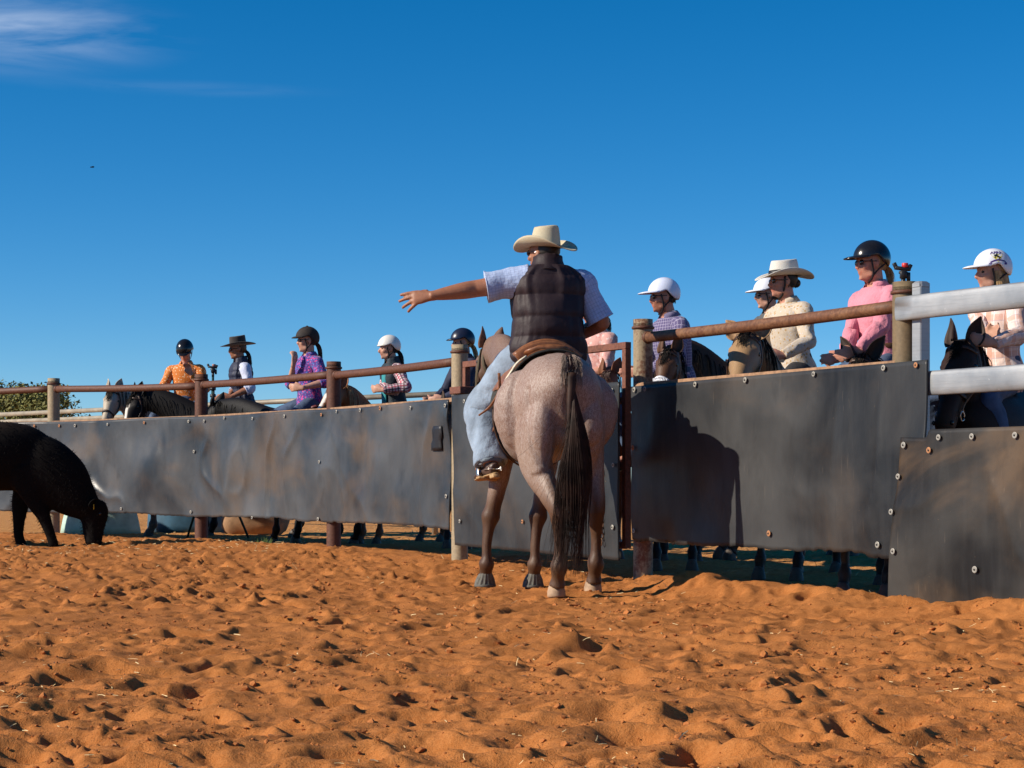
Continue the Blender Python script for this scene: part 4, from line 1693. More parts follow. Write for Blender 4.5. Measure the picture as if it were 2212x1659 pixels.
# bell boots on the front hooves
for key, px, py, d in (('FL', 1048, 1272, 13.40), ('FR', 1152, 1273, 13.42)):
    q = fm.l(at(px, py, d * HK))
    S = Soup()
    rib = lambda aa, ll, P: 0.0035 * np.sign(np.sin(aa * 13)) * np.clip(np.sin(ll / .088 * math.pi), 0, 1)
    z0 = q[2] + .012
    S.loft([(fm.w((q[0] - .03, q[1], z0 + .098)), .041, .043), (fm.w((q[0] - .03, q[1], z0 + .085)), .046, .050), (fm.w((q[0] - .015, q[1], z0 + .055)), .061, .066), (fm.w((q[0] - .0, q[1], z0 + .022)), .074, .080), (fm.w((q[0] + .0, q[1], z0 + .005)), .076, .082), (fm.w((q[0] + .0, q[1], z0 + .002)), .066, .07)], n=78, sub=5, up=fm.d((1, 0, 0)), caps=False, disp=rib)
    S.build('bell_boot', M_BELL, HM.root)

# ---- saddle of the roan
sd = thing('stock_saddle', 'brown leather stock saddle with dark cloth and white rope on the grey roan', 'saddle', fm.w((0, 0, 1.4)))


def barrel_pt(x, a, off):
    """point on the barrel at local x, angle a from the spine (left positive)"""
    t = np.interp(x, [-.54, -.36, -.12, .10, .28, .44], [0, 1, 2, 3, 4, 5])
    tab = np.array([(1.195, .285, .315), (1.185, .285, .315), (1.155, .285, .325), (1.135, .29, .335), (1.145, .265, .345), (1.15, .225, .325)])
    c = np.array([np.interp(t, range(6), tab[:, i]) for i in range(3)])
    return fm.w((x, (c[1] * .985 + off) * math.sin(a), c[0] + (c[2] + off) * math.cos(a)))


def drape(x0, x1, a0, a1, off, nx=12, na=26, thick=0.012):
    P = np.zeros((nx, na, 3))
    for i, x in enumerate(np.linspace(x0, x1, nx)):
        for j, a in enumerate(np.linspace(a0, a1, na)):
            P[i, j] = barrel_pt(x, a, off + .004 * math.sin(x * 40 + a * 5))
    return Soup().grid(P, thick=thick)


drape(-.38, .34, -1.45, 1.45, .028).build('saddle_cloth', M_PAD, sd)
drape(-.30, .28, -1.15, 1.15, .040, thick=.008).build('flap', M_LEATHER_T, sd)
S = Soup()
S.loft([(fm.w((-.29, 0, 1.56)), .10, .02), (fm.w((-.24, 0, 1.53)), .17, .035), (fm.w((-.08, 0, 1.505)), .16, .04), (fm.w((.10, 0, 1.51)), .12, .045), (fm.w((.22, 0, 1.56)), .09, .04), (fm.w((.27, 0, 1.60)), .05, .02)], n=24, sub=5, up=fm.d((0, 0, 1)))
S.build('seat', M_LEATHER_T, sd)
# cantle: the rolled back edge
S = Soup()
S.loft([(fm.w((-.16, y, 1.60 - 1.9 * y * y - .5 * abs(y) ** 3)), .028, .020) for y in np.linspace(-.215, .215, 9)], n=14, sub=3, up=fm.d((0, 0, 1)))
S.loft([(fm.w((-.20, y, 1.555 - 1.9 * y * y)), .014, .05) for y in np.linspace(-.20, .20, 9)], n=14, sub=3, up=fm.d((0, 0, 1)))
S.build('cantle', M_LEATHER_T, sd)
# girth right round the belly
P = np.zeros((2, 40, 3))
for i, x in enumerate((.20, .28)):
    for j, a in enumerate(np.linspace(1.0, 2 * math.pi - 1.0, 40)):
        P[i, j] = barrel_pt(x, a, .012)
Soup().grid(P, thick=.008).build('girth', M_LEATHER, sd)
# rope and tie straps hanging behind the rider's leg
S = Soup()
rp = [barrel_pt(-.33, a, .05) for a in (.55, .75, .95, 1.15, 1.35, 1.50)]
for o_ in (0, .018, -.016):
    S.tube([p + fm.d((o_ + .006 * math.sin(9 * i + o_ * 300), 0.006 * (i % 2), 0)) for i, p in enumerate(rp)], .0062, n=7, sub=4)
S.build('rope', M_ROPE, sd)
S = Soup()
q = barrel_pt(-.22, 1.28, .06)
S.loft([(q + fm.d((0, .0, .12)), .010, .003), (q, .010, .003), (q + fm.d((.05, .05, -.10)), .009, .003), (q + fm.d((.10, .12, -.16)), .006, .003)], n=8, sub=4, up=fm.d((1, 0, 0)))
S.build('tie_strap', M_LEATHER_T, sd)
# ------------------------------------------------------------------ people
def mat_skin(name, c):
    t = NT(name)
    a = t.attr()
    n1 = t.noise(35, t.coord(), 4, .6)
    col = t.mix(t.rng(n1, .3, .7), dim(c, .86), dim(c, 1.1))
    col = t.mix(1.0, col, a.outputs['Color'], 'MULTIPLY')
    t.b.inputs['Subsurface Weight'].default_value = 0.08
    t.b.inputs['Subsurface Radius'].default_value = (.01, .004, .002)
    t.bump(t.noise(220, t.coord(), 3), .12, .002)
    return t.out(col, .5, 0, .35)


SKIN_TAN = mat_skin('tanned skin', (.31, .132, .073))
SKIN_FAIR = mat_skin('fair skin', (.50, .27, .19))
SKIN_RED = mat_skin('sunburnt skin', (.48, .22, .15))
M_JEANS_PALE = mat_plain('washed denim', (.22, .285, .37), .85, nscale=6, amt=.34, bscale=16, bstr=.7, bdist=.02, sheen=.2)
M_JEANS = mat_plain('blue denim', (.055, .085, .15), .85, nscale=9, amt=.35, bscale=30, bstr=.5, bdist=.01)
M_BLACKCLOTH = mat_plain('black cloth', (.02, .02, .024), .85, nscale=12, amt=.3, bscale=30, bstr=.5, bdist=.01)
M_VEST = mat_plain('dark brown puffer nylon', (.024, .0135, .017), .6, spec=.28, nscale=4, amt=.12, bscale=22, bstr=.3, bdist=.012)
M_VEST_NAVY = mat_plain('navy puffer cloth', (.016, .020, .045), .6, nscale=12, amt=.3, bscale=28, bstr=.6, bdist=.012)
M_VEST_TEAL = mat_plain('dark teal and black vest cloth', (.012, .022, .032), .7, nscale=10, amt=.3, bscale=28, bstr=.6, bdist=.012)
M_TEAL = mat_plain('teal cloth', (.02, .25, .28), .7, nscale=10, amt=.2, bscale=28)
M_STRAP = mat_plain('black strap webbing', (.012, .011, .012), .6)
M_LENS = mat_plain('dark lens', (.010, .010, .014), .08, spec=.7)
M_BOOT = mat_plain('worn brown boot leather', (.075, .045, .035), .45, nscale=18, amt=.35)
M_SOLE = mat_plain('tan boot sole', (.42, .27, .13), .7, nscale=20)
M_WOOD = mat_plain('wooden stirrup tread', (.36, .21, .09), .6, nscale=20)
M_BELT = mat_plain('brown belt', (.10, .045, .02), .5)
M_SHIRT_RIDER = mat_plaid('pale blue checked cotton', (.36, .45, .66), [(0, .021, .15, (.055, .07, .20), .38), (1, .024, .13, (.10, .12, .28), .35), (0, .0105, .12, (.7, .72, .8), .35)])
M_SHIRT_ORANGE = mat_print('orange shirt with pale dots', (.60, .17, .025), [((.80, .58, .36), .30, 1.0)], 45)
M_SHIRT_STRIPE = mat_plaid('pale blue striped cotton', (.46, .50, .66), [(0, .014, .4, (.62, .64, .74), .8)])
M_SHIRT_PURPLE = mat_print('purple flowered shirt', (.085, .03, .21), [((.55, .05, .22), .36, 1.0), ((.05, .14, .42), .34, 1.25), ((.50, .30, .55), .20, 1.6)], 34)
M_SHIRT_PLAID = mat_plaid('red and white checked flannel', (.62, .52, .52), [(0, .032, .45, (.50, .05, .10), .8), (1, .032, .45, (.42, .05, .10), .75), (0, .064, .2, (.05, .05, .09), .8), (1, .064, .2, (.06, .08, .07), .8)])
M_SHIRT_NAVY = mat_plain('navy cloth', (.02, .024, .055), .8, nscale=14, amt=.3, bscale=28)
M_SHIRT_PINKFLORAL = mat_print('pale pink flowered shirt', (.60, .31, .27), [((.66, .46, .42), .38, .7), ((.46, .13, .12), .20, 1.2)], 34)
M_SHIRT_VIOLET = mat_plaid('violet checked cotton', (.10, .08, .18), [(0, .024, .20, (.45, .40, .52), .75), (1, .024, .18, (.42, .38, .50), .7), (0, .012, .2, (.06, .05, .13), .8)])
M_SHIRT_GREY = mat_plain('grey jersey', (.085, .085, .088), .85, nscale=14, amt=.2, bscale=28)
M_SHIRT_CREAM = mat_print('cream shirt with brown scroll print', (.52, .43, .33), [((.42, .27, .13), .30, .9), ((.50, .50, .54), .24, 1.3)], 38)
M_SHIRT_PINK = mat_plain('pink cotton', (.64, .22, .28), .85, nscale=7, amt=.14, bscale=22, bstr=.8, bdist=.016, sheen=.2)
M_SHIRT_CHECKPINK = mat_plaid('white, pink and tan checked cotton', (.72, .56, .50), [(0, .11, .35, (.52, .27, .18), .75), (1, .11, .35, (.58, .30, .22), .6), (0, .055, .10, (.80, .74, .72), .8), (1, .055, .1, (.42, .36, .42), .5)])
M_STRAW = None


def mat_straw(name, c, hole=True):
    t = NT(name)
    co = t.coord()
    w = t.n('TexWave')
    w.inputs['Scale'].default_value = 60
    w.inputs['Distortion'].default_value = 3.0
    w.inputs['Detail Scale'].default_value = 3.0
    w.bands_direction = 'Z'
    t.link(co, w.inputs['Vector'])
    col = t.mix(w.outputs['Fac'], dim(c, .62), c)
    col = t.mix(t.math('MULTIPLY', t.rng(t.noise(7, co, 4), .5, .75), .35), col, dim(c, .7))
    t.bump(w.outputs['Fac'], .4, .003)
    return t.out(col, .7, 0, .3)


M_STRAW = mat_straw('straw weave', (.66, .57, .39))
M_STRAW_WHITE = mat_straw('white straw weave', (.78, .74, .66))
M_FELT = mat_plain('brown-black felt', (.030, .024, .022), .9, nscale=20, amt=.2, sheen=.3)
M_BAND = mat_plain('black hat band', (.012, .012, .014), .5)
M_BAND_TAN = mat_plain('tan hat cord', (.20, .13, .07), .7)


def mat_shell(name, c, rough=.3, dirt=.1):
    t = NT(name)
    n1 = t.noise(8, t.coord(), 5, .65)
    col = t.mix(t.math('MULTIPLY', t.rng(n1, .5, .8), dirt), c, (.35, .24, .15))
    return t.out(col, t.rng(n1, .3, .7, rough - .06, rough + .12), 0, .5)


SHELL_BLACK = mat_shell('glossy black shell', (.010, .010, .012), .16, .02)
SHELL_MATT = mat_shell('matt brown-black velvet', (.018, .013, .012), .8, .1)
SHELL_NAVY = mat_shell('navy shell', (.010, .014, .035), .3, .02)
SHELL_WHITE = mat_shell('white shell', (.74, .75, .80), .28, .08)
SHELL_CREAM = mat_shell('off-white shell', (.74, .70, .64), .38, .2)
SHELL_BLUE = mat_shell('white shell with a blue cast', (.66, .70, .84), .28, .05)
HAIR_DARK = mat_plain('dark hair', (.014, .009, .007), .5, nscale=40, amt=.5)
HAIR_BROWN = mat_plain('brown hair', (.06, .03, .016), .5, nscale=40, amt=.5)
HAIR_BLOND = mat_plain('blond hair', (.42, .27, .12), .5, nscale=40, amt=.45)
M_RED = mat_plain('red plastic', (.55, .03, .03), .4)
M_PLASTIC = mat_plain('black plastic', (.015, .015, .017), .4)
M_GREENPOLE = mat_plain('dark green pole', (.012, .045, .04), .5)


def ik(S_, W_, l1, l2, pole):
    S_, W_ = np.asarray(S_, float), np.asarray(W_, float)
    d = W_ - S_
    D = np.linalg.norm(d)
    D2 = min(D, (l1 + l2) * .995)
    W2 = S_ + d / D * D2
    a = (l1 * l1 - l2 * l2 + D2 * D2) / (2 * D2)
    hgt = math.sqrt(max(1e-6, l1 * l1 - a * a))
    u = d / D
    p = np.asarray(pole, float)
    p = nrm(p - u * (p @ u))
    return S_ + u * a + p * hgt, W2


def rot_about(v, k, ang):
    k = nrm(k)
    return v * math.cos(ang) + np.cross(k, v) * math.sin(ang) + k * (k @ v) * (1 - math.cos(ang))


def hand(S, wr, D, side, sc=1.0, fan=(10, 3, -4, -12), curl=(22, 24, 26, 30), thumb=(35, 20), first=None):
    """wr wrist, D finger direction, side = towards the thumb; back of the hand = D x side or its negative by chirality"""
    D = nrm(D)
    side = nrm(np.asarray(side) - D * (np.asarray(side) @ D))
    Nb = np.cross(side, D) if first is None else nrm(first)     # back of hand
    Nb = nrm(Nb - D * (Nb @ D))
    S.loft([(wr - D * .03 * sc, .029 * sc, .023 * sc), (wr + D * .01 * sc, .031 * sc, .020 * sc), (wr + D * .05 * sc, .041 * sc, .017 * sc), (wr + D * .085 * sc, .042 * sc, .014 * sc), (wr + D * .098 * sc, .036 * sc, .010 * sc)], n=14, sub=3, up=Nb, p=2.4)
    ln = [(.046, .027, .022), (.050, .030, .024), (.046, .028, .023), (.036, .022, .019)]
    for i in range(4):
        b = wr + (D * (.088 - .006 * abs(i - 1.2)) + side * (.032 - .0215 * i)) * sc
        d = rot_about(D, Nb, math.radians(fan[i]) * (1 if np.cross(Nb, D) @ side > 0 else -1))
        ax = np.cross(d, Nb)
        pts, r = [b - d * .015 * sc, b], [.0112 * sc, .0115 * sc]
        cur = b
        for j, l in enumerate(ln[i]):
            d = rot_about(d, ax, -math.radians(curl[i]) * (1.0 if j == 0 else .9))
            cur = cur + d * l * sc
            pts.append(cur)
            r.append((.0110, .0102, .0088)[j] * sc)
        S.loft([(p, q, q) for p, q in zip(pts, r)], n=8, sub=2, up=Nb)
    b = wr + (D * .022 + side * .030 - Nb * .006) * sc
    d = nrm(D * math.cos(math.radians(thumb[0])) + side * math.sin(math.radians(thumb[0])) - Nb * .35)
    pts, r = [b - d * .01 * sc, b + d * .02 * sc], [.014 * sc, .0135 * sc]
    cur = b + d * .02 * sc
    for j, l in enumerate((.032, .028)):
        d = rot_about(d, np.cross(side, D), math.radians(thumb[1]) * (1 if np.cross(side, D) @ Nb > 0 else -1) * .5)
        cur = cur + d * l * sc
        pts.append(cur)
        r.append((.0125, .0100)[j] * sc)
    S.loft([(p, q, q) for p, q in zip(pts, r)], n=8, sub=2, up=Nb)


class Head:
    def __init__(self, o, yaw, pitch, roll, sc):
        self.o = np.asarray(o, float)
        cy, sy = math.cos(yaw), math.sin(yaw)
        cp, sp = math.cos(pitch), math.sin(pitch)
        cr, sr = math.cos(roll), math.sin(roll)
        Rz = np.array([[cy, -sy, 0], [sy, cy, 0], [0, 0, 1]])
        Ry = np.array([[cp, 0, sp], [0, 1, 0], [-sp, 0, cp]])      # positive pitch looks down
        Rx = np.array([[1, 0, 0], [0, cr, -sr], [0, sr, cr]])
        self.R = Rz @ Ry @ Rx
        self.sc = sc

    def w(self, p):
        return self.o + self.sc * (np.asarray(p, float) @ self.R.T)

    def d(self, v):
        return np.asarray(v, float) @ self.R.T

    def l(self, p):
        return ((np.asarray(p, float) - self.o) @ self.R) / self.sc


def head_soup(S, H):
    rv = [random.uniform(-1, 1) for _ in range(6)]
    w, sc = (lambda p: H.w((p[0] * (1 + .04 * rv[0]), p[1] * (1 + .06 * rv[1]), p[2] * (1 + (.07 * rv[2] if p[2] < 0 else 0))))), H.sc
    R = H.R
    E = lambda c, r: S.ell(w(c), np.array(r) * sc, R=R)
    E((-.012, 0, .045), (.097, .075, .086))
    xf = H.d((1, 0, 0))
    S.loft([(w((.030, 0, .075)), .060 * sc, .058 * sc), (w((.030, 0, .045)), .066 * sc, .066 * sc), (w((.029, 0, .005)), .063 * sc, .066 * sc), (w((.030, 0, -.035)), .057 * sc, .061 * sc), (w((.034, 0, -.070)), .047 * sc, .052 * sc), (w((.042, 0, -.097)), .033 * sc, .040 * sc), (w((.048, 0, -.110)), .018 * sc, .022 * sc)], n=16, sub=3, up=xf)
    S.loft([(w((.090, 0, .036)), .009 * sc), (w((.102, 0, .014)), .011 * sc), (w((.114 + .004 * rv[3], 0, -.010 - .004 * rv[4])), .0155 * sc, .014 * sc), (w((.103, 0, -.021)), .017 * sc, .009 * sc)], n=10, sub=3, up=xf)
    for s in (-1, 1):
        E((.080, s * .030, .040), (.016, .026, .009))       # brow
        E((.070, s * .040, -.010), (.022, .020, .018))      # cheekbone
        E((-.008, s * .077, .004), (.019, .008, .031))      # ear
        E((.020, s * .050, -.065), (.035, .016, .022))      # jaw
    E((.093, 0, -.042), (.010, .021, .006))
    E((.091, 0, -.055), (.010, .019, .007))
    E((.082, 0, -.088), (.016, .020, .016))


def helmet(H, root, mat, style='peak', peak=.075, knob=False):
    w = H.w
    n, m = 44, 16

    def rim(th):
        c = math.cos(th)
        if c > 0.3:
            return .052 + .006 * c
        return .052 - .062 * smooth01(np.array(-c), -.3, .75) + (.020 * math.exp(-((c - .05) / .22) ** 2))
    rx, ry, rz = .132, .110, .125
    cz, cx = .048, -.008
    P = np.zeros((m, n, 3))
    for j in range(n):
        th = 2 * math.pi * j / n
        z0 = rim(th)
        f0 = math.asin(max(-.75, min(.6, (z0 - cz) / rz)))
        for i in range(m):
            f = f0 + (math.pi / 2 - .03 - f0) * i / (m - 1)
            k = 1.0
            P[i, j] = w((cx + rx * math.cos(f) * math.cos(th) * k, ry * math.cos(f) * math.sin(th) * k, cz + rz * math.sin(f)))
    S = Soup()
    S.grid(P, thick=0.014, closed_u=True)
    V, Fc, _ = S.arrays()
    top = w((cx, 0, cz + rz))
    o = len(V)
    S.add([top], [])
    S.Fc += [((m - 1) * n + j, (m - 1) * n + (j + 1) % n, o) for j in range(n)]
    if knob:
        S.ell(w((cx, 0, cz + rz)), np.array([.014, .014, .008]) * H.sc, R=H.R)
    ob = S.build('helmet', mat, root)
    if peak:
        k, q = 15, 6
        P = np.zeros((q, k, 3))
        for j in range(k):
            th = (j / (k - 1) - .5) * math.radians(128)
            f0 = math.asin((rim(th) + .010 - cz) / rz)
            b = np.array([cx + rx * math.cos(f0) * math.cos(th), ry * math.cos(f0) * math.sin(th), rim(th) + .010])
            ext = peak * max(0.02, math.cos(th * 1.35)) ** .8
            for i in range(q):
                v = i / (q - 1)
                P[i, j] = w(b + np.array([ext * v * (.8 + .2 * math.cos(th)), .12 * ext * v * math.sin(th) * 2, -.012 * v + .006 * math.sin(v * 3.14) - .004]))
        S = Soup().grid(P, thick=-.005)
        S.build('peak', mat, ob)
    # harness
    S = Soup()
    for s in (-1, 1):
        S.loft([(w((.045, s * .090, .035)), .007, .002), (w((.030, s * .080, -.02)), .007, .002), (w((.025, s * .063, -.08)), .007, .002), (w((.04, s * .02, -.122)), .007, .002)], n=6, sub=4, up=H.d((0, s, 0)))
        S.loft([(w((-.06, s * .085, .0)), .006, .002), (w((-.01, s * .080, -.035)), .006, .002), (w((.025, s * .066, -.075)), .006, .002)], n=6, sub=4, up=H.d((0, s, 0)))
    S.build('chin_strap', M_STRAP, ob)
    return ob, (cx, cz, rx, ry, rz)


def hat(H, root, mat, crown=.135, brim=.105, curl=.055, dip=.02, band=None, pinch=.02, taper=.80, tilt=0.0, flat_top=False, oval=(.105, .090), band_h=.02):
    w = H.w
    zb = .062
    bx, by = oval
    n = 56
    S = Soup()
    # crown
    m = 16
    P = np.zeros((m, n, 3))
    for i in range(m):
        v = i / (m - 1)
        for j in range(n):
            th = 2 * math.pi * j / n
            c, s = math.cos(th), math.sin(th)
            if v < .72:
                u = v / .72
                k = 1 - (1 - taper) * u ** 1.2
                z = zb + crown * u - .010 * (u ** 4)
                kk = k - pinch * u * u * max(0, c) ** 2 * abs(s) * 2
                p = (bx * kk * c - .012, by * kk * s, z + (.012 * c * c - .006 - .014 * max(0, c)) * u)
            else:
                u = (v - .72) / .28
                k = taper * (1 - u) + .0 * u
                dent = 0 if flat_top else .030 * math.sin(min(1, u * 1.2) * math.pi / 2) * (1 - .35 * c)
                lift = .010 * math.sin(min(1, u * 3) * math.pi)
                p = (bx * k * c - .012, by * k * s, zb + crown - .010 + lift - dent + (.012 * c * c - .006 - .014 * max(0, c)) * (1 - u))
            P[i, j] = w(p)
    S.grid(P, thick=0.0, closed_u=True)
    # brim
    q = 9
    B = np.zeros((q, n, 3))
    for i in range(q):
        v = i / (q - 1)
        for j in range(n):
            th = 2 * math.pi * j / n
            c, s = math.cos(th), math.sin(th)
            r = brim * v
            up = curl * (abs(s) ** 2.2) * v ** 1.9 - dip * (c * c) * v ** 1.3
            inn = 1 - .28 * (abs(s) ** 2) * v * v * (curl / .055)
            B[i, j] = w(((bx + r) * c - .012, (by + r * inn) * s, zb + up))
    S.grid(B[:, ::-1], thick=.004, closed_u=True)
    ob = S.build('hat', mat, root)
    if band is not None:
        Sb = Soup()
        Q = np.zeros((3, n, 3))
        for i, dz in enumerate((.004, .004 + band_h * .5, .004 + band_h)):
            u = dz / crown
            for j in range(n):
                th = 2 * math.pi * j / n
                k = 1 - (1 - taper) * u ** 1.2 + .035
                Q[i, j] = w((bx * k * math.cos(th) - .012, by * k * math.sin(th), zb + dz))
        Sb.grid(Q, thick=.003, closed_u=True)
        Sb.build('hat_band', band, ob)
    return ob


def glasses(H, root):
    S = Soup()
    w = H.w
    for s in (-1, 1):
        S.ell(w((.090, s * .033, .020)), np.array([.010, .029, .020]) * H.sc, R=H.R)
        S.tube([w((.085, s * .060, .026)), w((.05, s * .073, .024)), w((-.005, s * .080, .022))], .0035 * H.sc, n=6)
    S.tube([w((.099, -.012, .026)), w((.102, 0, .028)), w((.099, .012, .026))], .003 * H.sc, n=6)
    S.build('sunglasses', M_LENS, root)


def hair(H, root, mat, style):
    w = H.w
    S = Soup()
    S.ell(w((-.035, 0, .040)), np.array([.083, .079, .088]) * H.sc, R=H.R)
    paths = []
    if style in ('pony', 'low'):
        L_ = .22 if style == 'pony' else .16
        for i in range(110):
            a = random.uniform(0, 6.28)
            r = .022 * math.sqrt(random.random())
            Li = L_ * random.uniform(.7, 1.1)
            g_ = random.gauss(0, .015)
            pts = [w((-.085 - .055 * math.sin(min(1, u * 1.4) * 1.5) + r * math.cos(a), r * math.sin(a) * (1 + .6 * math.sin(u * 3)) + g_ * u, -.005 + .01 * math.sin(u * 3) - Li * u ** 1.4)) for u in np.linspace(0, 1, 6)]
            paths.append(pts)
        S.ell(w((-.09, 0, -.008)), np.array([.028, .026, .028]) * H.sc, R=H.R)
    elif style == 'long':
        for i in range(220):
            th = random.uniform(1.15, 2 * math.pi - 1.15)
            Li = random.uniform(.14, .24)
            pts = [w((-.01 + (.088 + .012 * u) * math.cos(th) - .02 * u, (.078 + .006 * u) * math.sin(th), .02 - Li * u + .0)) for u in np.linspace(0, 1, 6)]
            paths.append(pts)
    elif style == 'bun':
        S.ell(w((-.105, 0, .0)), np.array([.035, .038, .035]) * H.sc, R=H.R)
    elif style == 'short':
        pass
    for i in range(40):
        th = random.uniform(1.3, 2 * math.pi - 1.3)
        pts = [w((.085 * math.cos(th) - .01, .077 * math.sin(th), .01 - .05 * u + .0)) for u in np.linspace(0, 1, 3)]
        paths.append(pts)
    V, Fc, _ = strands(paths, .003 * H.sc, .0008 * H.sc).arrays()
    S.add(V, Fc)
    return S.build('hair', mat, root)


TORS = [(-.05, -.005, .13, .10), (.02, -.005, .165, .118), (.10, -.005, .17, .12), (.20, .0, .150, .108), (.31, .0, .158, .112), (.42, -.002, .172, .118), (.50, -.008, .178, .108), (.555, -.012, .150, .088), (.59, -.014, .095, .07), (.615, -.012, .062, .058)]


def person(label, o, yaw, lean=0.0, roll=0.0, twist=0.0, hd=(0, 0, 0), sc=1.0, build=(1.0, 1.0), skin=SKIN_FAIR, shirt=M_SHIRT_NAVY, sleeve='long', vest=None, vest_lift=.018,
           trousers=M_JEANS, gear=None, specs=True, hair_=(HAIR_BROWN, 'pony'), arms=None, legs=None, voxel=.0118, collar=True, stubble=False, puff=False, head_shift=(0, 0, 0), detail=1, belly=0.0, group='riders watching from behind the fence', tors_=None, neck_z=.615, smooth_=3, sh_z=.515):
    """o = seat point in world space. arms: {'L': dict(w=wrist world, d=finger dir, s=thumb side, pole=elbow side)}"""
    root = thing('person', label, 'person', o, group)
    fr_ = Frame(o, yaw, sc)
    W_, Dp_ = build
    # torso frame: lean forward, roll to the side, twist about the spine
    cl, sl_ = math.cos(lean), math.sin(lean)
    Rl = np.array([[cl, 0, sl_], [0, 1, 0], [-sl_, 0, cl]])
    cr, sr_ = math.cos(roll), math.sin(roll)
    Rr = np.array([[1, 0, 0], [0, cr, -sr_], [0, sr_, cr]])
    ct, st_ = math.cos(twist), math.sin(twist)
    Rt = np.array([[ct, -st_, 0], [st_, ct, 0], [0, 0, 1]])
    R3 = Rl @ Rr @ Rt
    piv = v3(0, 0, .08)

    def T(p):
        return fr_.w(piv + (np.asarray(p, float) - piv) @ R3.T)

    def TD(v):
        return fr_.d(np.asarray(v, float) @ R3.T)
    xf, yl, zu = TD((1, 0, 0)), TD((0, 1, 0)), TD((0, 0, 1))
    B = Soup()
    tors = [(z, x, a, b + (belly * .45 if .15 < z < .35 else 0)) for z, x, a, b in (tors_ or TORS)]

    def torso(S, grow, z0=-1, z1=9, n=40, sub=5, disp=None, uv=True, caps=True, zs=None):
        st = []
        for z, x, a, b in tors:
            if z < z0 or z > z1:
                continue
            st.append((T((x, 0, z)), (a * W_ + grow) * sc, (b * Dp_ + grow) * sc))
        S.loft(st, n=n, sub=sub, up=xf, uv=uv, disp=disp, caps=caps, p=2.25)
    torso(B, -.012, uv=False, n=24, sub=3)
    # head
    hyaw = yaw + twist * .5 + hd[0]
    hc = T(v3(.012, 0, neck_z + .125) + np.asarray(head_shift, float))
    H = Head(hc, hyaw, hd[1], hd[2], sc)
    B.loft([(T((-.014, 0, neck_z - .06)), .066 * sc * W_ ** .5, .064 * sc), (T((-.010, 0, neck_z + .01)), .056 * sc * W_ ** .5, .058 * sc), (H.w((-.018, 0, -.055)), .054 * sc * W_ ** .5, .058 * sc), (H.w((-.012, 0, -.0)), .05 * sc, .055 * sc)], n=16, sub=4, up=xf)
    head_soup(B, H)
    # arms
    sh = {'L': T((-.01, (.178 * W_), sh_z)), 'R': T((-.01, -(.178 * W_), sh_z))}
    AR = {}
    arms = arms or {}
    for k, s in (('L', 1), ('R', -1)):
        a = arms.get(k)
        if a is None:
            a = dict(w=fr_.w((.30, s * .10, .16)), pole=fr_.d((-.4, s * 1, -.5)), d=fr_.d((.9, -s * .4, -.2)), s=fr_.d((0, 0, 1)))
        l1, l2 = a.get('l', (.29 * sc, .262 * sc))
        E_, Wr = ik(sh[k], a['w'], l1, l2, a['pole'])
        E_ = a.get('e', E_)
        AR[k] = (sh[k], E_, Wr)
        t = a.get('thick', 1.0) * sc
        u1, u2 = nrm(E_ - sh[k]), nrm(Wr - E_)
        upv = nrm(np.cross(u1, u2) + 1e-3 * zu)
        B.loft([(sh[k] - u1 * .03, .052 * t), (sh[k] + (E_ - sh[k]) * .35, .049 * t), (sh[k] + (E_ - sh[k]) * .8, .042 * t), (E_ + nrm(u1 - u2) * .006, .041 * t), (E_ + (Wr - E_) * .25, .043 * t, .040 * t), (E_ + (Wr - E_) * .65, .034 * t, .031 * t), (Wr, .0245 * t, .0205 * t)], n=16, sub=3, up=upv)
        hand(B, Wr, a['d'], a['s'], sc * a.get('hs', 1.0), **a.get('hand', {}))
    # legs
    LG = {}
    legs = legs or {}
    for k, s in (('L', 1), ('R', -1)):
        hip = fr_.w((.0, s * .095 * W_, .06))
        g_ = legs.get(k, {})
        kn = g_.get('knee', fr_.w((.36, s * .30, -.10)))
        an = g_.get('ankle', fr_.w((.22, s * .335, -.50)))
        toe = g_.get('toe', an + fr_.d((.17, s * .03, -.06)) * sc)
        LG[k] = (hip, kn, an, toe)
        th = g_.get('thick', 1.0) * sc
        upv = nrm(np.cross(kn - hip, an - kn) + 1e-3)
        B.loft([(hip, .075 * th), (hip + (kn - hip) * .5, .068 * th), (kn, .052 * th), (kn + (an - kn) * .3, .052 * th), (kn + (an - kn) * .8, .036 * th), (an, .035 * th)], n=14, sub=3, up=upv)
        B.loft([(an - nrm(toe - an) * .03, .030 * sc), (an + (toe - an) * .4, .034 * sc, .028 * sc), (toe, .026 * sc, .016 * sc)], n=12, sub=3, up=nrm(kn - an))
    m2, V, N = remesh(B, voxel, smooth_)
    hlv = H.l(V)
    col = np.ones((len(V), 3))
    isface = (np.abs(hlv) < .16).all(1) & (hlv[:, 2] > -.13)
    lips = isface & (hlv[:, 0] > .085) & (np.abs(hlv[:, 1]) < .024) & (hlv[:, 2] < -.036) & (hlv[:, 2] > -.062)
    col[lips] = (.95, .78, .76)
    nose = isface & (hlv[:, 0] > .098) & (hlv[:, 2] > -.03)
    col[nose] = (1.05, .88, .85)
    if stubble:
        jaw = isface & (hlv[:, 2] < -.025 - .25 * np.maximum(0, hlv[:, 0] - .08)) & (hlv[:, 0] > .0)
        col[jaw & ~lips] = (.55, .48, .44)
    finish('body', m2, V, skin, root, col)
    for s in (-1, 1):
        if not specs:
            Soup().ell(H.w((.083, s * .031, .018)), np.array([.011, .013, .009]) * sc, R=H.R).build('eye', M_EYE, root)
    if specs:
        glasses(H, root)
    if hair_:
        hair(H, root, *hair_)
    # ---- clothes
    seed = random.randint(0, 999)

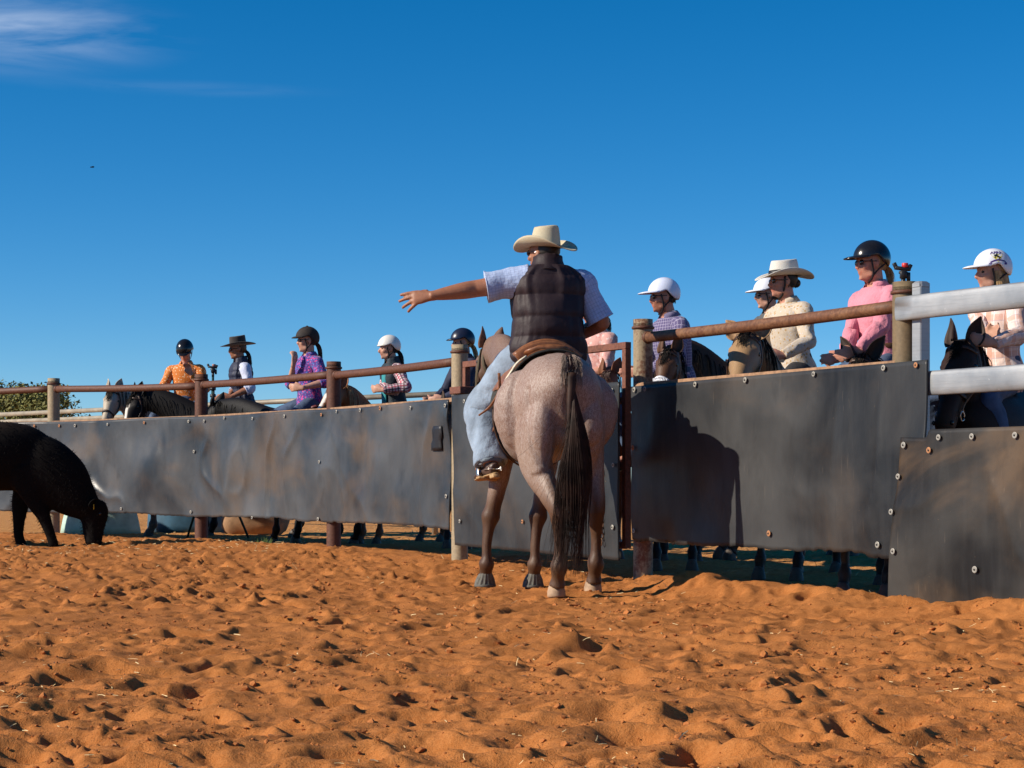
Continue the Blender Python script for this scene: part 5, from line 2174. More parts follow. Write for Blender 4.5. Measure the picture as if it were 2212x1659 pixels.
    def wr_t(aa, ll, P):
        """folds: mostly across the cloth near the waist, slanting at the chest"""
        q = np.stack([np.cos(aa) * 1.3, np.sin(aa) * 1.3, ll * 9], 1)
        q2 = np.stack([np.cos(aa + ll * 3) * 2.6, np.sin(aa + ll * 3) * 2.6, ll * 5], 1)
        return sc * (.010 * vnoise(q, seed) + .007 * np.abs(vnoise(q2, seed + 1)))

    def wr_s(aa, ll, P):
        q = np.stack([np.cos(aa) * 1.5, np.sin(aa) * 1.5, ll * 16 + 1.2 * np.cos(aa)], 1)
        return sc * (.0085 * vnoise(q, seed + 3) + .004 * vnoise(q * 2.1, seed + 4))
    Sh = Soup()
    torso(Sh, .010 if vest is None else -.004, z0=-.06, z1=neck_z - .015, disp=wr_t if vest is None else None, n=48, sub=6)
    for k, s in (('L', 1), ('R', -1)):
        s0, e0, w0 = AR[k]
        a = arms.get(k, {})
        t = a.get('thick', 1.0) * sc
        u1, u2 = nrm(e0 - s0), nrm(w0 - e0)
        upv = nrm(np.cross(u1, u2) + 1e-3 * zu)
        root_in = T((-.012, s * .10 * W_, .50))
        st = [(root_in, .085 * t, .085 * t), (s0 + u1 * .01, .074 * t), (s0 + (e0 - s0) * .35, .067 * t)]
        sl2 = a.get('sleeve', sleeve)
        if sl2 == 'short':
            f1 = a.get('cuff', .62)
            st += [(s0 + (e0 - s0) * f1 * .97, .072 * t), (s0 + (e0 - s0) * f1, .072 * t), (s0 + (e0 - s0) * (f1 - .02), .050 * t)]
        elif sl2 == 'rolled':
            st += [(s0 + (e0 - s0) * .8, .060 * t), (e0 + nrm(u1 - u2) * .01, .058 * t), (e0 + (w0 - e0) * .12, .056 * t), (e0 + (w0 - e0) * .20, .057 * t), (e0 + (w0 - e0) * .21, .042 * t)]
        else:
            st += [(s0 + (e0 - s0) * .8, .058 * t), (e0 + nrm(u1 - u2) * .012, .056 * t), (e0 + (w0 - e0) * .3, .054 * t), (e0 + (w0 - e0) * .75, .044 * t), (e0 + (w0 - e0) * .95, .038 * t), (e0 + (w0 - e0) * .96, .030 * t)]
        Sh.loft(st, n=28, sub=6, up=upv, uv=True, disp=wr_s)
    shirt_o = Sh.build('shirt', shirt, root)
    if collar:
        Cc = Soup()
        n = 30
        P = np.zeros((5, n, 3))
        for j in range(n):
            th = math.radians(38) + (2 * math.pi - math.radians(76)) * j / (n - 1)
            for i, (r, z) in enumerate(((.070, neck_z - .025), (.066, neck_z + .005), (.068, neck_z + .022), (.078, neck_z + .004), (.092, neck_z - .022))):
                P[i, j] = T((-.012 + (r * W_ ** .5) * math.cos(th) * 1.03, r * W_ ** .5 * math.sin(th), z - .02 * max(0, math.cos(th))))
        Cc.grid(P, thick=.002)
        Cc.build('collar', shirt, shirt_o)
    if vest is not None:
        Vs = Soup()
        if puff:
            seams = np.array(puff)

            def pf(aa, ll, P):
                zloc = ((P - fr_.o) @ zu) / sc
                d = np.min(np.abs(zloc[:, None] - seams[None]), 1)
                base = .0085 * (1 - np.exp(-(d / .020) ** 1.3))
                q = np.stack([np.cos(aa) * 3.2, np.sin(aa) * 3.2, zloc * 4], 1)
                q2 = np.stack([np.cos(aa) * 7, np.sin(aa) * 7, zloc * 6], 1)
                w1 = np.exp(-(d / .05) ** 2)
                return sc * (base + .009 * vnoise(q, 5) + .007 * vnoise(q2, 6) * (.35 + w1) + .004 * vnoise(np.stack([np.cos(aa) * 1.5, np.sin(aa) * 1.5, zloc * 16], 1), 7))
            torso(Vs, vest_lift, z0=-.06, z1=neck_z - .015, disp=pf, n=110, sub=14)
        else:
            torso(Vs, vest_lift, z0=-.06, z1=neck_z - .015, disp=wr_t, n=56, sub=7)
        vo = Vs.build('vest', vest, root)
        Cc = Soup()
        n = 36
        P = np.zeros((6, n, 3))
        for j in range(n):
            th = math.radians(30) + (2 * math.pi - math.radians(60)) * j / (n - 1)
            back = max(0, -math.cos(th))
            for i, (r, z) in enumerate(((.118, neck_z - .050), (.096, neck_z - .015), (.086, neck_z + .015), (.084, neck_z + .040 + .012 * back), (.076, neck_z + .045 + .012 * back), (.070, neck_z + .01))):
                P[i, j] = T((-.014 + (r * W_ ** .6) * math.cos(th) * 1.02, r * W_ ** .6 * math.sin(th), z - .02 * max(0, math.cos(th)) + .003 * math.sin(th * 9)))
        Cc.grid(P, thick=.006)
        Cc.build('vest_collar', vest, vo)
    # trousers
    Tr = Soup()

    def wr_l(aa, ll, P):
        q = np.stack([np.cos(aa) * 1.3, np.sin(aa) * 1.3, ll * 11 + 1.6 * np.cos(aa + .6)], 1)
        return sc * (.009 * vnoise(q, seed + 6) + .013 * (np.abs(vnoise(q * np.array([1.0, 1.0, .8]) + 3, seed + 7)) - .4))
    Tr.loft([(fr_.w((-.01, 0, -.05)), .15 * W_ * sc, .12 * sc * Dp_), (fr_.w((-.005, 0, .03)), .176 * W_ * sc, .130 * sc * Dp_), (fr_.w((-.005, 0, .11)), .172 * W_ * sc, .126 * sc * Dp_), (T((0, 0, .19)), .158 * W_ * sc, (.118 + belly * .3) * sc * Dp_), (T((0, 0, .20)), .14 * W_ * sc, .10 * sc * Dp_)], n=36, sub=4, up=xf, uv=True)
    for k, s in (('L', 1), ('R', -1)):
        hip, kn, an, toe = LG[k]
        th = legs.get(k, {}).get('thick', 1.0) * sc
        upv = nrm(np.cross(kn - hip, an - kn) + 1e-3)
        Tr.loft([(fr_.w((-.03, s * .06, .06)), .105 * th), (hip + (kn - hip) * .25, .098 * th), (hip + (kn - hip) * .7, .085 * th), (kn, .076 * th), (kn + (an - kn) * .3, .076 * th), (kn + (an - kn) * .75, .070 * th), (kn + (an - kn) * .97, .071 * th), (kn + (an - kn) * .975, .05 * th)], n=30, sub=8, up=upv, uv=True, disp=wr_l)
    Tr.build('trousers', trousers, root)
    for k in ('L', 'R'):
        hip, kn, an, toe = LG[k]
        Bo = Soup()
        fd_ = nrm(toe - an)
        updir = nrm(kn - an)
        Bo.loft([(an + updir * .16 * sc, .050 * sc), (an + updir * .06 * sc, .045 * sc), (an + updir * .0 * sc + fd_ * .0, .044 * sc), (an - updir * .04 * sc - fd_ * .005, .038 * sc)], n=16, sub=3, up=fd_)
        Bo.loft([(an - fd_ * .058 * sc - updir * .035 * sc, .026 * sc, .030 * sc), (an - fd_ * .04 * sc - updir * .03 * sc, .036 * sc, .042 * sc), (an + fd_ * .04 * sc - updir * .035 * sc, .041 * sc, .042 * sc), (an + fd_ * .12 * sc - updir * .05 * sc, .046 * sc, .030 * sc), (an + fd_ * .19 * sc - updir * .058 * sc, .036 * sc, .022 * sc), (an + fd_ * .215 * sc - updir * .06 * sc, .014 * sc, .012 * sc)], n=16, sub=3, up=updir)
        bo = Bo.build('boot', M_BOOT, root)
        So = Soup()
        So.loft([(an - fd_ * .062 * sc - updir * .076 * sc, .024 * sc, .010 * sc), (an + fd_ * .05 * sc - updir * .078 * sc, .036 * sc, .008 * sc), (an + fd_ * .13 * sc - updir * .082 * sc, .046 * sc, .007 * sc), (an + fd_ * .21 * sc - updir * .078 * sc, .026 * sc, .006 * sc)], n=14, sub=3, up=updir)
        So.box(an - fd_ * .035 * sc - updir * .092 * sc, np.array([.028, .026, .014]) * sc, ax=[fd_, nrm(np.cross(updir, fd_)), updir], bev=.003)
        So.build('sole', M_SOLE, bo)
    out = dict(root=root, H=H, T=T, TD=TD, f=fr_, AR=AR, LG=LG)
    if gear is not None:
        out['gear'] = gear(H, root)
    return out


# ---- the man on the roan, arm stretched out to the left
seat = v3(.245, 13.30, 1.565)
yawR = math.radians(90 + 6)
fR = Frame(seat, yawR, 1.0)
knL = at(1043, 882, 13.62)
anL = at(1060, 1004, 13.42)
arm_w = at(926, 640, 13.20)
TORS_R = [(-.05, -.005, .15, .11), (.01, -.005, .182, .125), (.08, -.005, .182, .128), (.18, .0, .168, .12), (.30, .0, .170, .118), (.40, -.002, .176, .118), (.465, -.008, .180, .112), (.515, -.010, .178, .103), (.55, -.012, .160, .092), (.578, -.014, .126, .080), (.602, -.014, .088, .068), (.62, -.012, .064, .058)]
RIDER = person('man in dark brown puffer vest and straw hat pointing left from the grey roan horse', seat, yawR, lean=.03, roll=.0, twist=0.0, hd=(math.radians(46), -.05, 0), sc=1.06, build=(1.24, 1.28),
               skin=SKIN_TAN, shirt=M_SHIRT_RIDER, sleeve='short', vest=M_VEST, vest_lift=.022, puff=(.035, .135, .262, .405, .535), trousers=M_JEANS_PALE, specs=True, hair_=(HAIR_DARK, 'short'), voxel=.0070, belly=.05,
               arms={'L': dict(w=arm_w, pole=v3(0, .3, -1), d=v3(-1, .12, -.10), s=v3(-.2, .25, 1), thick=1.38, hs=1.14, sleeve='short', cuff=.70, e=at(1026, 624, 13.26),
                               hand=dict(fan=(0, -7, -19, -32), curl=(7, 10, 12, 14), thumb=(10, 40), first=v3(0, -1, .25))),
                     'R': dict(w=fR.w((.36, -.20, .16)), pole=fR.d((-.25, -1, -.25)), d=fR.d((.8, .5, -.3)), s=fR.d((0, 0, 1)), thick=1.22, sleeve='short', cuff=.93, e=at(1300, 696, 13.33))},
               legs={'L': dict(knee=knL, ankle=anL, toe=anL + v3(-.09, .17, -.03), thick=1.50), 'R': dict(knee=fR.w((.44, -.30, -.16)), ankle=fR.w((.42, -.34, -.56)), thick=1.22)},
               gear=lambda H, r: hat(H, r, M_STRAW, crown=.142, brim=.112, curl=.060, dip=.028, band=M_BAND_TAN, pinch=.03, taper=.80, band_h=.008), group=None, neck_z=.62, tors_=TORS_R, head_shift=(.02, .022, -.072), smooth_=2, sh_z=.495)
# spur, stirrup
an, toe = anL, RIDER['LG']['L'][3]
fd_ = nrm(toe - an)
ud = nrm(knL - anL)
sdv = nrm(np.cross(ud, fd_))
S = Soup()
c = an - ud * .045
pts = []
for a in np.linspace(-2.0, 2.0, 13):
    pts.append(c - fd_ * (.058 * math.cos(a)) * 1.0 + sdv * .046 * math.sin(a))
S.loft([(p, .008, .0025) for p in pts], n=8, sub=2, up=ud)
sh0 = c - fd_ * .058
S.loft([(sh0, .006, .006), (sh0 - fd_ * .05 + v3(.012, 0, -.004), .005, .005)], n=8, sub=3, up=ud)
spur = S.build('spur', M_STEEL, RIDER['root'])
S = Soup()
rc = sh0 - fd_ * .055 + v3(.012, 0, -.004)
for k in range(8):
    a = 2 * math.pi * k / 8
    S.box(rc + (fd_ * math.cos(a) + ud * math.sin(a)) * .013, (.004, .004, .003), ax=[nrm(fd_ * math.cos(a) + ud * math.sin(a)), nrm(-fd_ * math.sin(a) + ud * math.cos(a)), sdv])
S.ell(rc, (.009, .009, .009), n=8, m=5)
S.build('rowel', M_STEEL, spur)
# stirrup iron on its leather hangs from the saddle
S = Soup()
sc_ = an + fd_ * .085
pts = []
for a in np.linspace(math.pi * -.12, math.pi * 1.12, 15):
    pts.append(sc_ - ud * .085 + sdv * .068 * math.cos(a) + ud * .150 * max(0, math.sin(a)) ** .8 + ud * (.0 if math.sin(a) > 0 else .0))
S.loft([(p, .019, .004) for p in pts], n=8, sub=2, up=[nrm(p - (sc_ - ud * .05)) for p in pts])
iron = S.build('stirrup', M_STEEL, sd)
S = Soup()
S.box(sc_ - ud * .094, (.072, .026, .010), ax=[sdv, fd_, ud], bev=.004)
S.build('tread', M_WOOD, iron)
S = Soup()
tp = barrel_pt(.08, .95, .05)
S.loft([(tp, .016, .003), ((tp + sc_ + ud * .07) / 2 + v3(.03, 0, 0), .016, .003), (sc_ + ud * .068, .016, .003)], n=8, sub=4, up=fm.d((0, 1, 0)))
S.build('stirrup_leather', M_LEATHER_T, sd)
# ------------------------------------------------------------------ the riders' horses behind the fence
BAY = coat_fn((.095, .034, .016), (.014, .010, .009), head=(.10, .045, .022), muzzle=(.04, .022, .015))
DKBAY = coat_fn((.040, .018, .011), (.012, .009, .008), head=(.055, .030, .016), muzzle=(.03, .02, .014))
BLACK = coat_fn((.006, .005, .005), (.006, .005, .005), muzzle=(.02, .016, .014))
BLACK_BLAZE = coat_fn((.006, .005, .005), (.010, .009, .009), head=(.012, .010, .010), blaze=(.035, .22, .92))
DUN_GREY = coat_fn((.40, .33, .25), (.10, .08, .065), head=(.46, .39, .30), muzzle=(.20, .16, .13))
CHESTNUT = coat_fn((.20, .072, .026), (.17, .06, .024), head=(.23, .085, .03), blaze=(.03, .15, .95), legz=.3)
CHESTNUT_P = coat_fn((.17, .058, .022), (.12, .045, .02), head=(.18, .065, .026), legz=.3, sock=(.5, .42, .36))
BUCKSKIN = coat_fn((.155, .066, .028), (.02, .014, .011), head=(.34, .21, .105), muzzle=(.22, .13, .075))
BROWN = coat_fn((.028, .014, .010), (.012, .009, .008), head=(.032, .017, .012), muzzle=(.06, .03, .018))


def pxy(px, d):
    return np.array([(px - 1106) / F * d, d])


def seat_from(px, top, d, sc, high=.913):
    z = CAMH + (HZ - top) / F * d
    xy = pxy(px, d)
    return v3(xy[0], xy[1], z - high * sc)


def ride(label, seat, poll_w, muz_w, coat, name='horse', mane=M_HAIR_BLACK, tail=M_HAIR_BLACK, yaw=None, **kw):
    """a horse that stands under a rider's seat with its poll and muzzle at world points"""
    dxy = poll_w[:2] - seat[:2]
    y = math.atan2(dxy[1], dxy[0]) if yaw is None else yaw
    fw = np.array([math.cos(y), math.sin(y)])
    gxy = seat[:2] - fw * .02
    zg = ground_at(gxy[0], gxy[1])
    sc = float(np.clip((seat[2] - zg) / 1.50, .88, 1.10))
    o = v3(gxy[0], gxy[1], zg - .01)
    f_ = Frame(o, y, sc)
    return horse(name, label, o, y, sc, coat, f_.l(poll_w), f_.l(muz_w), mane=mane, tail=tail, voxel=.019, smooth=4, leg_k=1.12, **kw)


def look(deg):
    return math.radians(deg)


# seat points of the watching riders
s1 = seat_from(404, 741, 24.0, .97, .86)
s2 = seat_from(524, 721, 23.2, .97, .945)
s3 = seat_from(668, 705, 20.7, .98)
s4 = seat_from(852, 723, 20.8, .95)
s5 = seat_from(1006, 708, 19.6, .96)
s6 = seat_from(1292, 640, 17.2, 1.0)
s7 = seat_from(1462, 601, 15.9, 1.03, .90)
s8 = seat_from(1674, 598, 17.2, 1.0)
s9 = seat_from(1716, 561, 14.6, .98, .92)
s10 = seat_from(1902, 521, 12.75, .96, .905)
s11 = seat_from(2160, 537, 12.0, .93)

hB = ride('pale dun-grey horse with dark forelock looking over the left fence', s1, at(247, 848, 23.75), at(222, 925, 23.45), DUN_GREY, 'dun_horse')
bridle(hB, M_LEATHER)
hC = ride('black horse with a white blaze just right of the dun-grey horse', s2, at(302, 857, 23.3), at(262, 950, 23.15), BLACK_BLAZE, 'black_horse', mat=M_BLACKCOAT)
bridle(hC, M_LEATHER, fit=M_BRASS)
hD = ride('black horse under the rider in the purple flowered shirt', s3, at(470, 880, 21.85), at(428, 960, 22.0), BLACK, 'black_horse', mat=M_BLACKCOAT, ear_len=.19)
hE = ride('chestnut horse with flaxen mane behind the second rusty post', s4, at(732, 843, 20.15), at(677, 905, 19.85), CHESTNUT, 'chestnut_horse', mane=M_HAIR_FLAX, tail=M_HAIR_FLAX)
hF = ride('dark horse showing one pricked ear beside the cream gate post', s5, at(972, 880, 18.6), at(950, 965, 18.35), DKBAY, 'dark_horse', ear_len=.19)
hG = ride('chestnut horse behind the gate at the right of the grey roan', s6, at(1318, 812, 16.1), at(1290, 905, 15.8), CHESTNUT_P, 'chestnut_horse', mane=M_HAIR_BROWN, tail=M_HAIR_BROWN)
hH = ride('dark bay horse with a white muzzle guard behind the shadowed rubber sheet', s7, at(1448, 765, 14.95), at(1418, 868, 14.68), BAY, 'bay_horse', mat=M_COAT)
bridle(hH, M_LEATHER, noseband=False)
hI = ride('buckskin horse with pale face under the rider in the white straw hat', s9, at(1616, 738, 13.55), at(1584, 862, 13.12), BUCKSKIN, 'buckskin_horse', head_w=.98, ear_spread=.75)
bridle(hI, M_LEATHER, noseband=False)
hJ = ride('dark brown horse with two upright ears below the rider in pink', s10, at(1862, 782, 12.30), at(1842, 915, 12.02), BROWN, 'brown_horse', ear_len=.21, ear_spread=.62)
bridle(hJ, M_LEATHER, noseband=False, rings=False)
hK = ride('black-brown horse behind the galvanised rails at the right edge', s11, at(2085, 752, 11.55), at(2035, 925, 11.30), BROWN, 'brown_horse', mat=M_BLACKCOAT, head_w=1.1)
bridle(hK, M_LEATHER, fit=M_STEEL)
hL = ride('brown horse mostly hidden behind the buckskin horse', s8, s8 + v3(-.95, -.25, .28), s8 + v3(-1.25, -.35, -.15), DKBAY, 'brown_horse')

# white plastic muzzle guard on the bay
S = Soup()
nb = 11
for i in range(nb):
    l = (i / (nb - 1) - .5) * .15
    S.loft([(hH.hp(.62, .085 - 2.2 * l * l, l), .0045, .003), (hH.hp(.80, .075 - 2.5 * l * l, l * .95), .0045, .003), (hH.hp(.98, .05 - 2.5 * l * l, l * .85), .004, .003)], n=6, sub=3, up=hH.fr)
for t_ in (.60, .66):
    S.loft([(hH.hp(t_, -.03, .095), .009, .003), (hH.hp(t_, .055, .06), .009, .003), (hH.hp(t_, .088, 0), .009, .003), (hH.hp(t_, .055, -.06), .009, .003), (hH.hp(t_, -.03, -.095), .009, .003)], n=8, sub=4, up=hH.fr)
S.build('muzzle_guard', mat_plain('white plastic', (.75, .76, .80), .4), hH.root)


# ------------------------------------------------------------------ the riders
def peak(mat, **kw):
    return lambda H, r: helmet(H, r, mat, **kw)


YW = look(205)
p_1 = person('rider in orange dotted shirt and black helmet bowing the head onto one hand', s1, look(262), lean=.10, hd=(look(4), .62, 0), sc=.97, skin=SKIN_RED, shirt=M_SHIRT_ORANGE, sleeve='long', trousers=M_JEANS, specs=False, hair_=(HAIR_BROWN, 'short'),
             arms={'L': dict(w=at(413, 808, 23.72), pole=v3(.6, 0, -1), d=nrm(at(404, 790, 23.70) - at(413, 808, 23.72)), s=v3(-.6, -.2, .5)), 'R': dict(w=at(372, 862, 23.75), pole=v3(-1, .2, -.4), d=v3(.4, -.6, -.3), s=v3(0, 0, 1))},
             gear=peak(SHELL_BLACK, peak=.05))
p_2 = person('rider in broad black hat and navy vest over a pale striped shirt', s2, look(206), lean=.08, hd=(look(-8), .10, 0), sc=.97, skin=SKIN_TAN, shirt=M_SHIRT_STRIPE, sleeve='rolled', vest=M_VEST_NAVY, puff=(.06, .13, .20, .27, .34, .41, .48), vest_lift=.016, specs=True, hair_=(HAIR_BROWN, 'pony'),
             arms={'L': dict(w=at(497, 858, 22.85), pole=v3(.8, -.4, -1), d=v3(-1, -.1, -.05), s=v3(0, 0, 1)), 'R': dict(w=at(491, 862, 23.0), pole=v3(.4, .8, -1), d=v3(-1, -.2, -.05), s=v3(0, 0, 1))},
             gear=lambda H, r: hat(H, r, M_FELT, crown=.125, brim=.115, curl=.035, dip=-.004, band=M_BAND, taper=.93, flat_top=True, pinch=.0, band_h=.012))
p_3 = person('rider in purple flowered shirt and dark helmet biting her nails, arms half crossed', s3, look(212), lean=.02, hd=(look(-12), .05, 0), sc=.98, skin=SKIN_FAIR, shirt=M_SHIRT_PURPLE, sleeve='rolled', trousers=M_JEANS, specs=True, hair_=(HAIR_BROWN, 'pony'),
             arms={'R': dict(w=at(634, 786, 20.55), pole=v3(-.4, -.1, -1), d=v3(.10, -.05, .5), s=v3(.6, .6, 0), hand=dict(curl=(35, 40, 40, 40))), 'L': dict(w=at(652, 838, 20.30), pole=v3(1, -.2, -.6), d=v3(-1, .2, .05), s=v3(0, 0, 1))},
             gear=peak(SHELL_MATT, peak=.05, knob=True))
p_4 = person('rider in white helmet and red checked shirt with arms folded', s4, look(204), lean=.08, hd=(look(-6), .06, 0), sc=.95, skin=SKIN_FAIR, shirt=M_SHIRT_PLAID, sleeve='long', vest=M_VEST_TEAL, vest_lift=.016, specs=False, hair_=(HAIR_DARK, 'pony'),
             arms={'L': dict(w=at(826, 842, 20.42), pole=v3(1, -.4, -.5), d=v3(-.9, .3, .1), s=v3(0, 0, 1)), 'R': dict(w=at(838, 848, 20.50), pole=v3(-.6, .2, -1), d=v3(.9, -.2, .1), s=v3(0, 0, 1))},
             gear=peak(SHELL_CREAM, peak=.012))
S = Soup()
tt = p_4['T']
P = np.zeros((7, 4, 3))
for i, z in enumerate(np.linspace(.55, .12, 7)):
    for j, y in enumerate((.035, .06, .085, .11)):
        P[i, j] = tt((.118 + .012 * math.sin(z * 9) - y * y * 2.2 + (.03 if z < .5 else -.015), y, z))
S.grid(P, thick=-.006)
S.build('vest_lapel', M_TEAL, p_4['root'])
p_5 = person('rider in navy helmet and navy top behind the cream gate post', s5, look(206), lean=.04, hd=(look(-8), .08, 0), sc=.96, skin=SKIN_FAIR, shirt=M_SHIRT_NAVY, sleeve='long', specs=False, hair_=(HAIR_BLOND, 'pony'), gear=peak(SHELL_NAVY, peak=.05))
p_6 = person('rider in pale pink flowered shirt half hidden behind the pointing man', s6, look(215), lean=.05, hd=(look(-5), .1, 0), sc=1.0, skin=SKIN_RED, shirt=M_SHIRT_PINKFLORAL, sleeve='rolled', specs=False, hair_=(HAIR_DARK, 'low'), gear=None)
p_7 = person('bearded man in white peaked helmet and violet checked shirt', s7, look(202), lean=.16, hd=(look(-10), .06, 0), sc=1.03, skin=SKIN_RED, shirt=M_SHIRT_VIOLET, sleeve='long', specs=True, stubble=True, hair_=(HAIR_DARK, 'short'), build=(1.08, 1.05), gear=peak(SHELL_BLUE, peak=.085))
p_8 = person('rider in white peaked helmet and grey shirt mostly hidden behind the straw hat rider', s8, look(205), lean=.10, hd=(look(-12), .08, 0), sc=1.0, skin=SKIN_FAIR, shirt=M_SHIRT_GREY, sleeve='rolled', specs=True, hair_=(HAIR_BROWN, 'low'), gear=peak(SHELL_WHITE, peak=.08))
p_9 = person('rider in white straw hat with black band and cream patterned shirt', s9, look(208), lean=.14, hd=(look(-14), .05, .0), sc=.98, skin=SKIN_RED, shirt=M_SHIRT_CREAM, sleeve='long', specs=True, hair_=(HAIR_DARK, 'bun'), trousers=M_BLACKCLOTH,
             arms={'L': dict(w=at(1690, 768, 14.15), pole=v3(.8, -.5, -1), d=v3(-1, -.3, -.1), s=v3(0, 0, 1))},
             gear=lambda H, r: hat(H, r, M_STRAW_WHITE, crown=.128, brim=.108, curl=.042, dip=.030, band=M_BAND, taper=.83, pinch=.05, band_h=.036, oval=(.122, .098)))
S = Soup()
H = p_9['H']
for s in (-1, 1):
    S.loft([(H.w((.015, s * .080, .05)), .008, .002), (H.w((.02, s * .072, -.03)), .008, .002), (H.w((.03, s * .045, -.09)), .008, .002), (H.w((.045, 0, -.122)), .008, .002)], n=6, sub=4, up=H.d((0, s, 0)))
S.build('chin_strap', M_STRAP, p_9['root'])
p_10 = person('rider in pink shirt and black peaked helmet next to the khaki post', s10, look(207), lean=.10, hd=(look(-10), .06, 0), sc=.96, skin=SKIN_RED, shirt=M_SHIRT_PINK, sleeve='long', specs=True, hair_=(HAIR_BLOND, 'low'),
              arms={'R': dict(w=at(1822, 779, 12.55), pole=v3(-.2, .6, -1), d=v3(-1, -.15, -.15), s=v3(.1, .3, 1)), 'L': dict(w=at(1848, 770, 12.30), pole=v3(1, -.4, -.8), d=v3(-1, -.1, -.2), s=v3(0, .2, 1))},
              gear=peak(SHELL_BLACK, peak=.08))
S = Soup()
T10 = p_10['T']
S.loft([(T10((.128 * math.cos(a) * 1.02, .172 * math.sin(a), .185)), .018, .003) for a in np.linspace(0, 2 * math.pi, 17)], n=8, sub=2, up=[p_10['TD']((math.cos(a), math.sin(a), 0)) for a in np.linspace(0, 2 * math.pi, 17)])
bel = S.build('belt', M_BELT, p_10['root'])
Soup().box(T10((.135, 0, .185)), (.006, .030, .022), ax=[p_10['TD']((1, 0, 0)), p_10['TD']((0, 1, 0)), p_10['TD']((0, 0, 1))], bev=.003).build('buckle', M_STEEL, bel)
p_11 = person('rider in white helmet with rodeo emblem and pale checked shirt at the right edge', s11, look(207), lean=.08, hd=(look(-12), .06, 0), sc=.93, skin=SKIN_FAIR, shirt=M_SHIRT_CHECKPINK, sleeve='long', specs=False, hair_=(HAIR_BLOND, 'long'),
              arms={'R': dict(w=at(2130, 738, 11.55), pole=v3(-.4, .4, -1), d=v3(.4, -.5, .1), s=v3(0, 0, 1)), 'L': dict(w=at(2146, 742, 11.50), pole=v3(1, -.3, -.8), d=v3(-1, -.2, .2), s=v3(0, 0, 1))},
              gear=peak(SHELL_WHITE, peak=.085))

# emblem on the white helmet: letters, yellow triangle with a black bucking horse, ribbon
H = p_11['H']
hob, (ecx, ecz, erx, ery, erz) = p_11['gear']


def on_shell(u, v, lift):
    """u to the helmet's back, v up (metres), centred on the left side of the shell -> world"""
    th = math.radians(82) + u * 1.42 / .115
    f = math.radians(34) + v * 1.42 / .120
    r = 1 + lift
    return H.w((ecx + erx * r * math.cos(f) * math.cos(th), ery * r * math.cos(f) * math.sin(th), ecz + erz * r * math.sin(f)))


M_INK = mat_plain('purple print', (.055, .015, .16), .5)
M_YEL = mat_plain('yellow print', (.60, .50, .08), .5)
M_INKB = mat_plain('black print', (.012, .012, .014), .5)


def decal(name, polys, mat, lift):
    S = Soup()
    for poly in polys:
        # fan from the middle, subdivided along the rim
        pts = []
        for a, b in zip(poly, poly[1:] + poly[:1]):
            for k in range(3):
                pts.append((a[0] + (b[0] - a[0]) * k / 3, a[1] + (b[1] - a[1]) * k / 3))
        c = (sum(p[0] for p in pts) / len(pts), sum(p[1] for p in pts) / len(pts))
        V = [on_shell(c[0], c[1], lift)] + [on_shell(p[0], p[1], lift) for p in pts]
        n = len(pts)
        S.add(V, [(0, 1 + i, 1 + (i + 1) % n) for i in range(n)])
    return S.build(name, mat, hob)


decal('emblem_triangle', [[(-.033, .006), (.033, .006), (0, -.034)]], M_YEL, .006)
decal('emblem_horse', [[(-.018, .001), (-.010, .006), (.000, .002), (.012, -.008), (.015, -.016), (.004, -.012), (-.006, -.006), (-.013, -.004)], [(-.014, -.003), (-.010, -.003), (-.011, -.014), (-.014, -.015)], [(.010, -.012), (.014, -.012), (.004, -.021), (.001, -.020)], [(-.006, .003), (.002, .004), (.004, .013), (-.003, .013)]], M_INKB, .010)
rib = [(-.034 + .068 * k / 8, -.036 + .010 * math.sin(math.pi * k / 8)) for k in range(9)]
decal('emblem_ribbon', [[rib[k], rib[k + 1], (rib[k + 1][0], rib[k + 1][1] + .006), (rib[k][0], rib[k][1] + .006)] for k in range(8)] + [[(-.040, -.046), (-.027, -.046), (-.027, -.036), (-.040, -.036)], [(.027, -.046), (.040, -.046), (.040, -.036), (.027, -.036)]], M_INK, .012)
fc = bpy.data.curves.new('emblem_letters', 'FONT')
fc.body = 'APRA'
fc.align_x = 'CENTER'
fc.size = .030
fc.offset = .0007
fo = bpy.data.objects.new('tmp_letters', fc)
COL.objects.link(fo)
dg = bpy.context.evaluated_depsgraph_get()
fm_ = bpy.data.meshes.new_from_object(fo.evaluated_get(dg))
bpy.data.objects.remove(fo)
Vl = [on_shell(v.co.x * .98, v.co.y * .80 + .009, .010) for v in fm_.vertices]
Fl = [tuple(p.vertices) for p in fm_.polygons]
make_obj('emblem_letters', np.array(Vl), Fl, M_INK, hob, smooth=False)

# saddle showing in front of the rider in purple
sp = thing('saddle', 'red-brown leather saddle under the rider in purple', 'saddle', s3)
f3 = hD.f
S = Soup()
S.loft([(f3.w((-.30, 0, 1.56)), .12, .03), (f3.w((-.22, 0, 1.53)), .17, .04), (f3.w((0, 0, 1.50)), .16, .045), (f3.w((.18, 0, 1.52)), .13, .05), (f3.w((.28, 0, 1.57)), .10, .045), (f3.w((.34, 0, 1.58)), .05, .03)], n=22, sub=5, up=f3.d((0, 0, 1)))
S.build('seat', M_LEATHER_R, sp)
S = Soup()
for s in (-1, 1):
    S.loft([(f3.w((.24, s * .06, 1.55)), .05, .02), (f3.w((.26, s * .18, 1.50)), .06, .02), (f3.w((.22, s * .27, 1.36)), .09, .014), (f3.w((.16, s * .31, 1.12)), .10, .010)], n=14, sub=4, up=f3.d((0, s, .3)))
S.build('flap', M_LEATHER_R, sp)

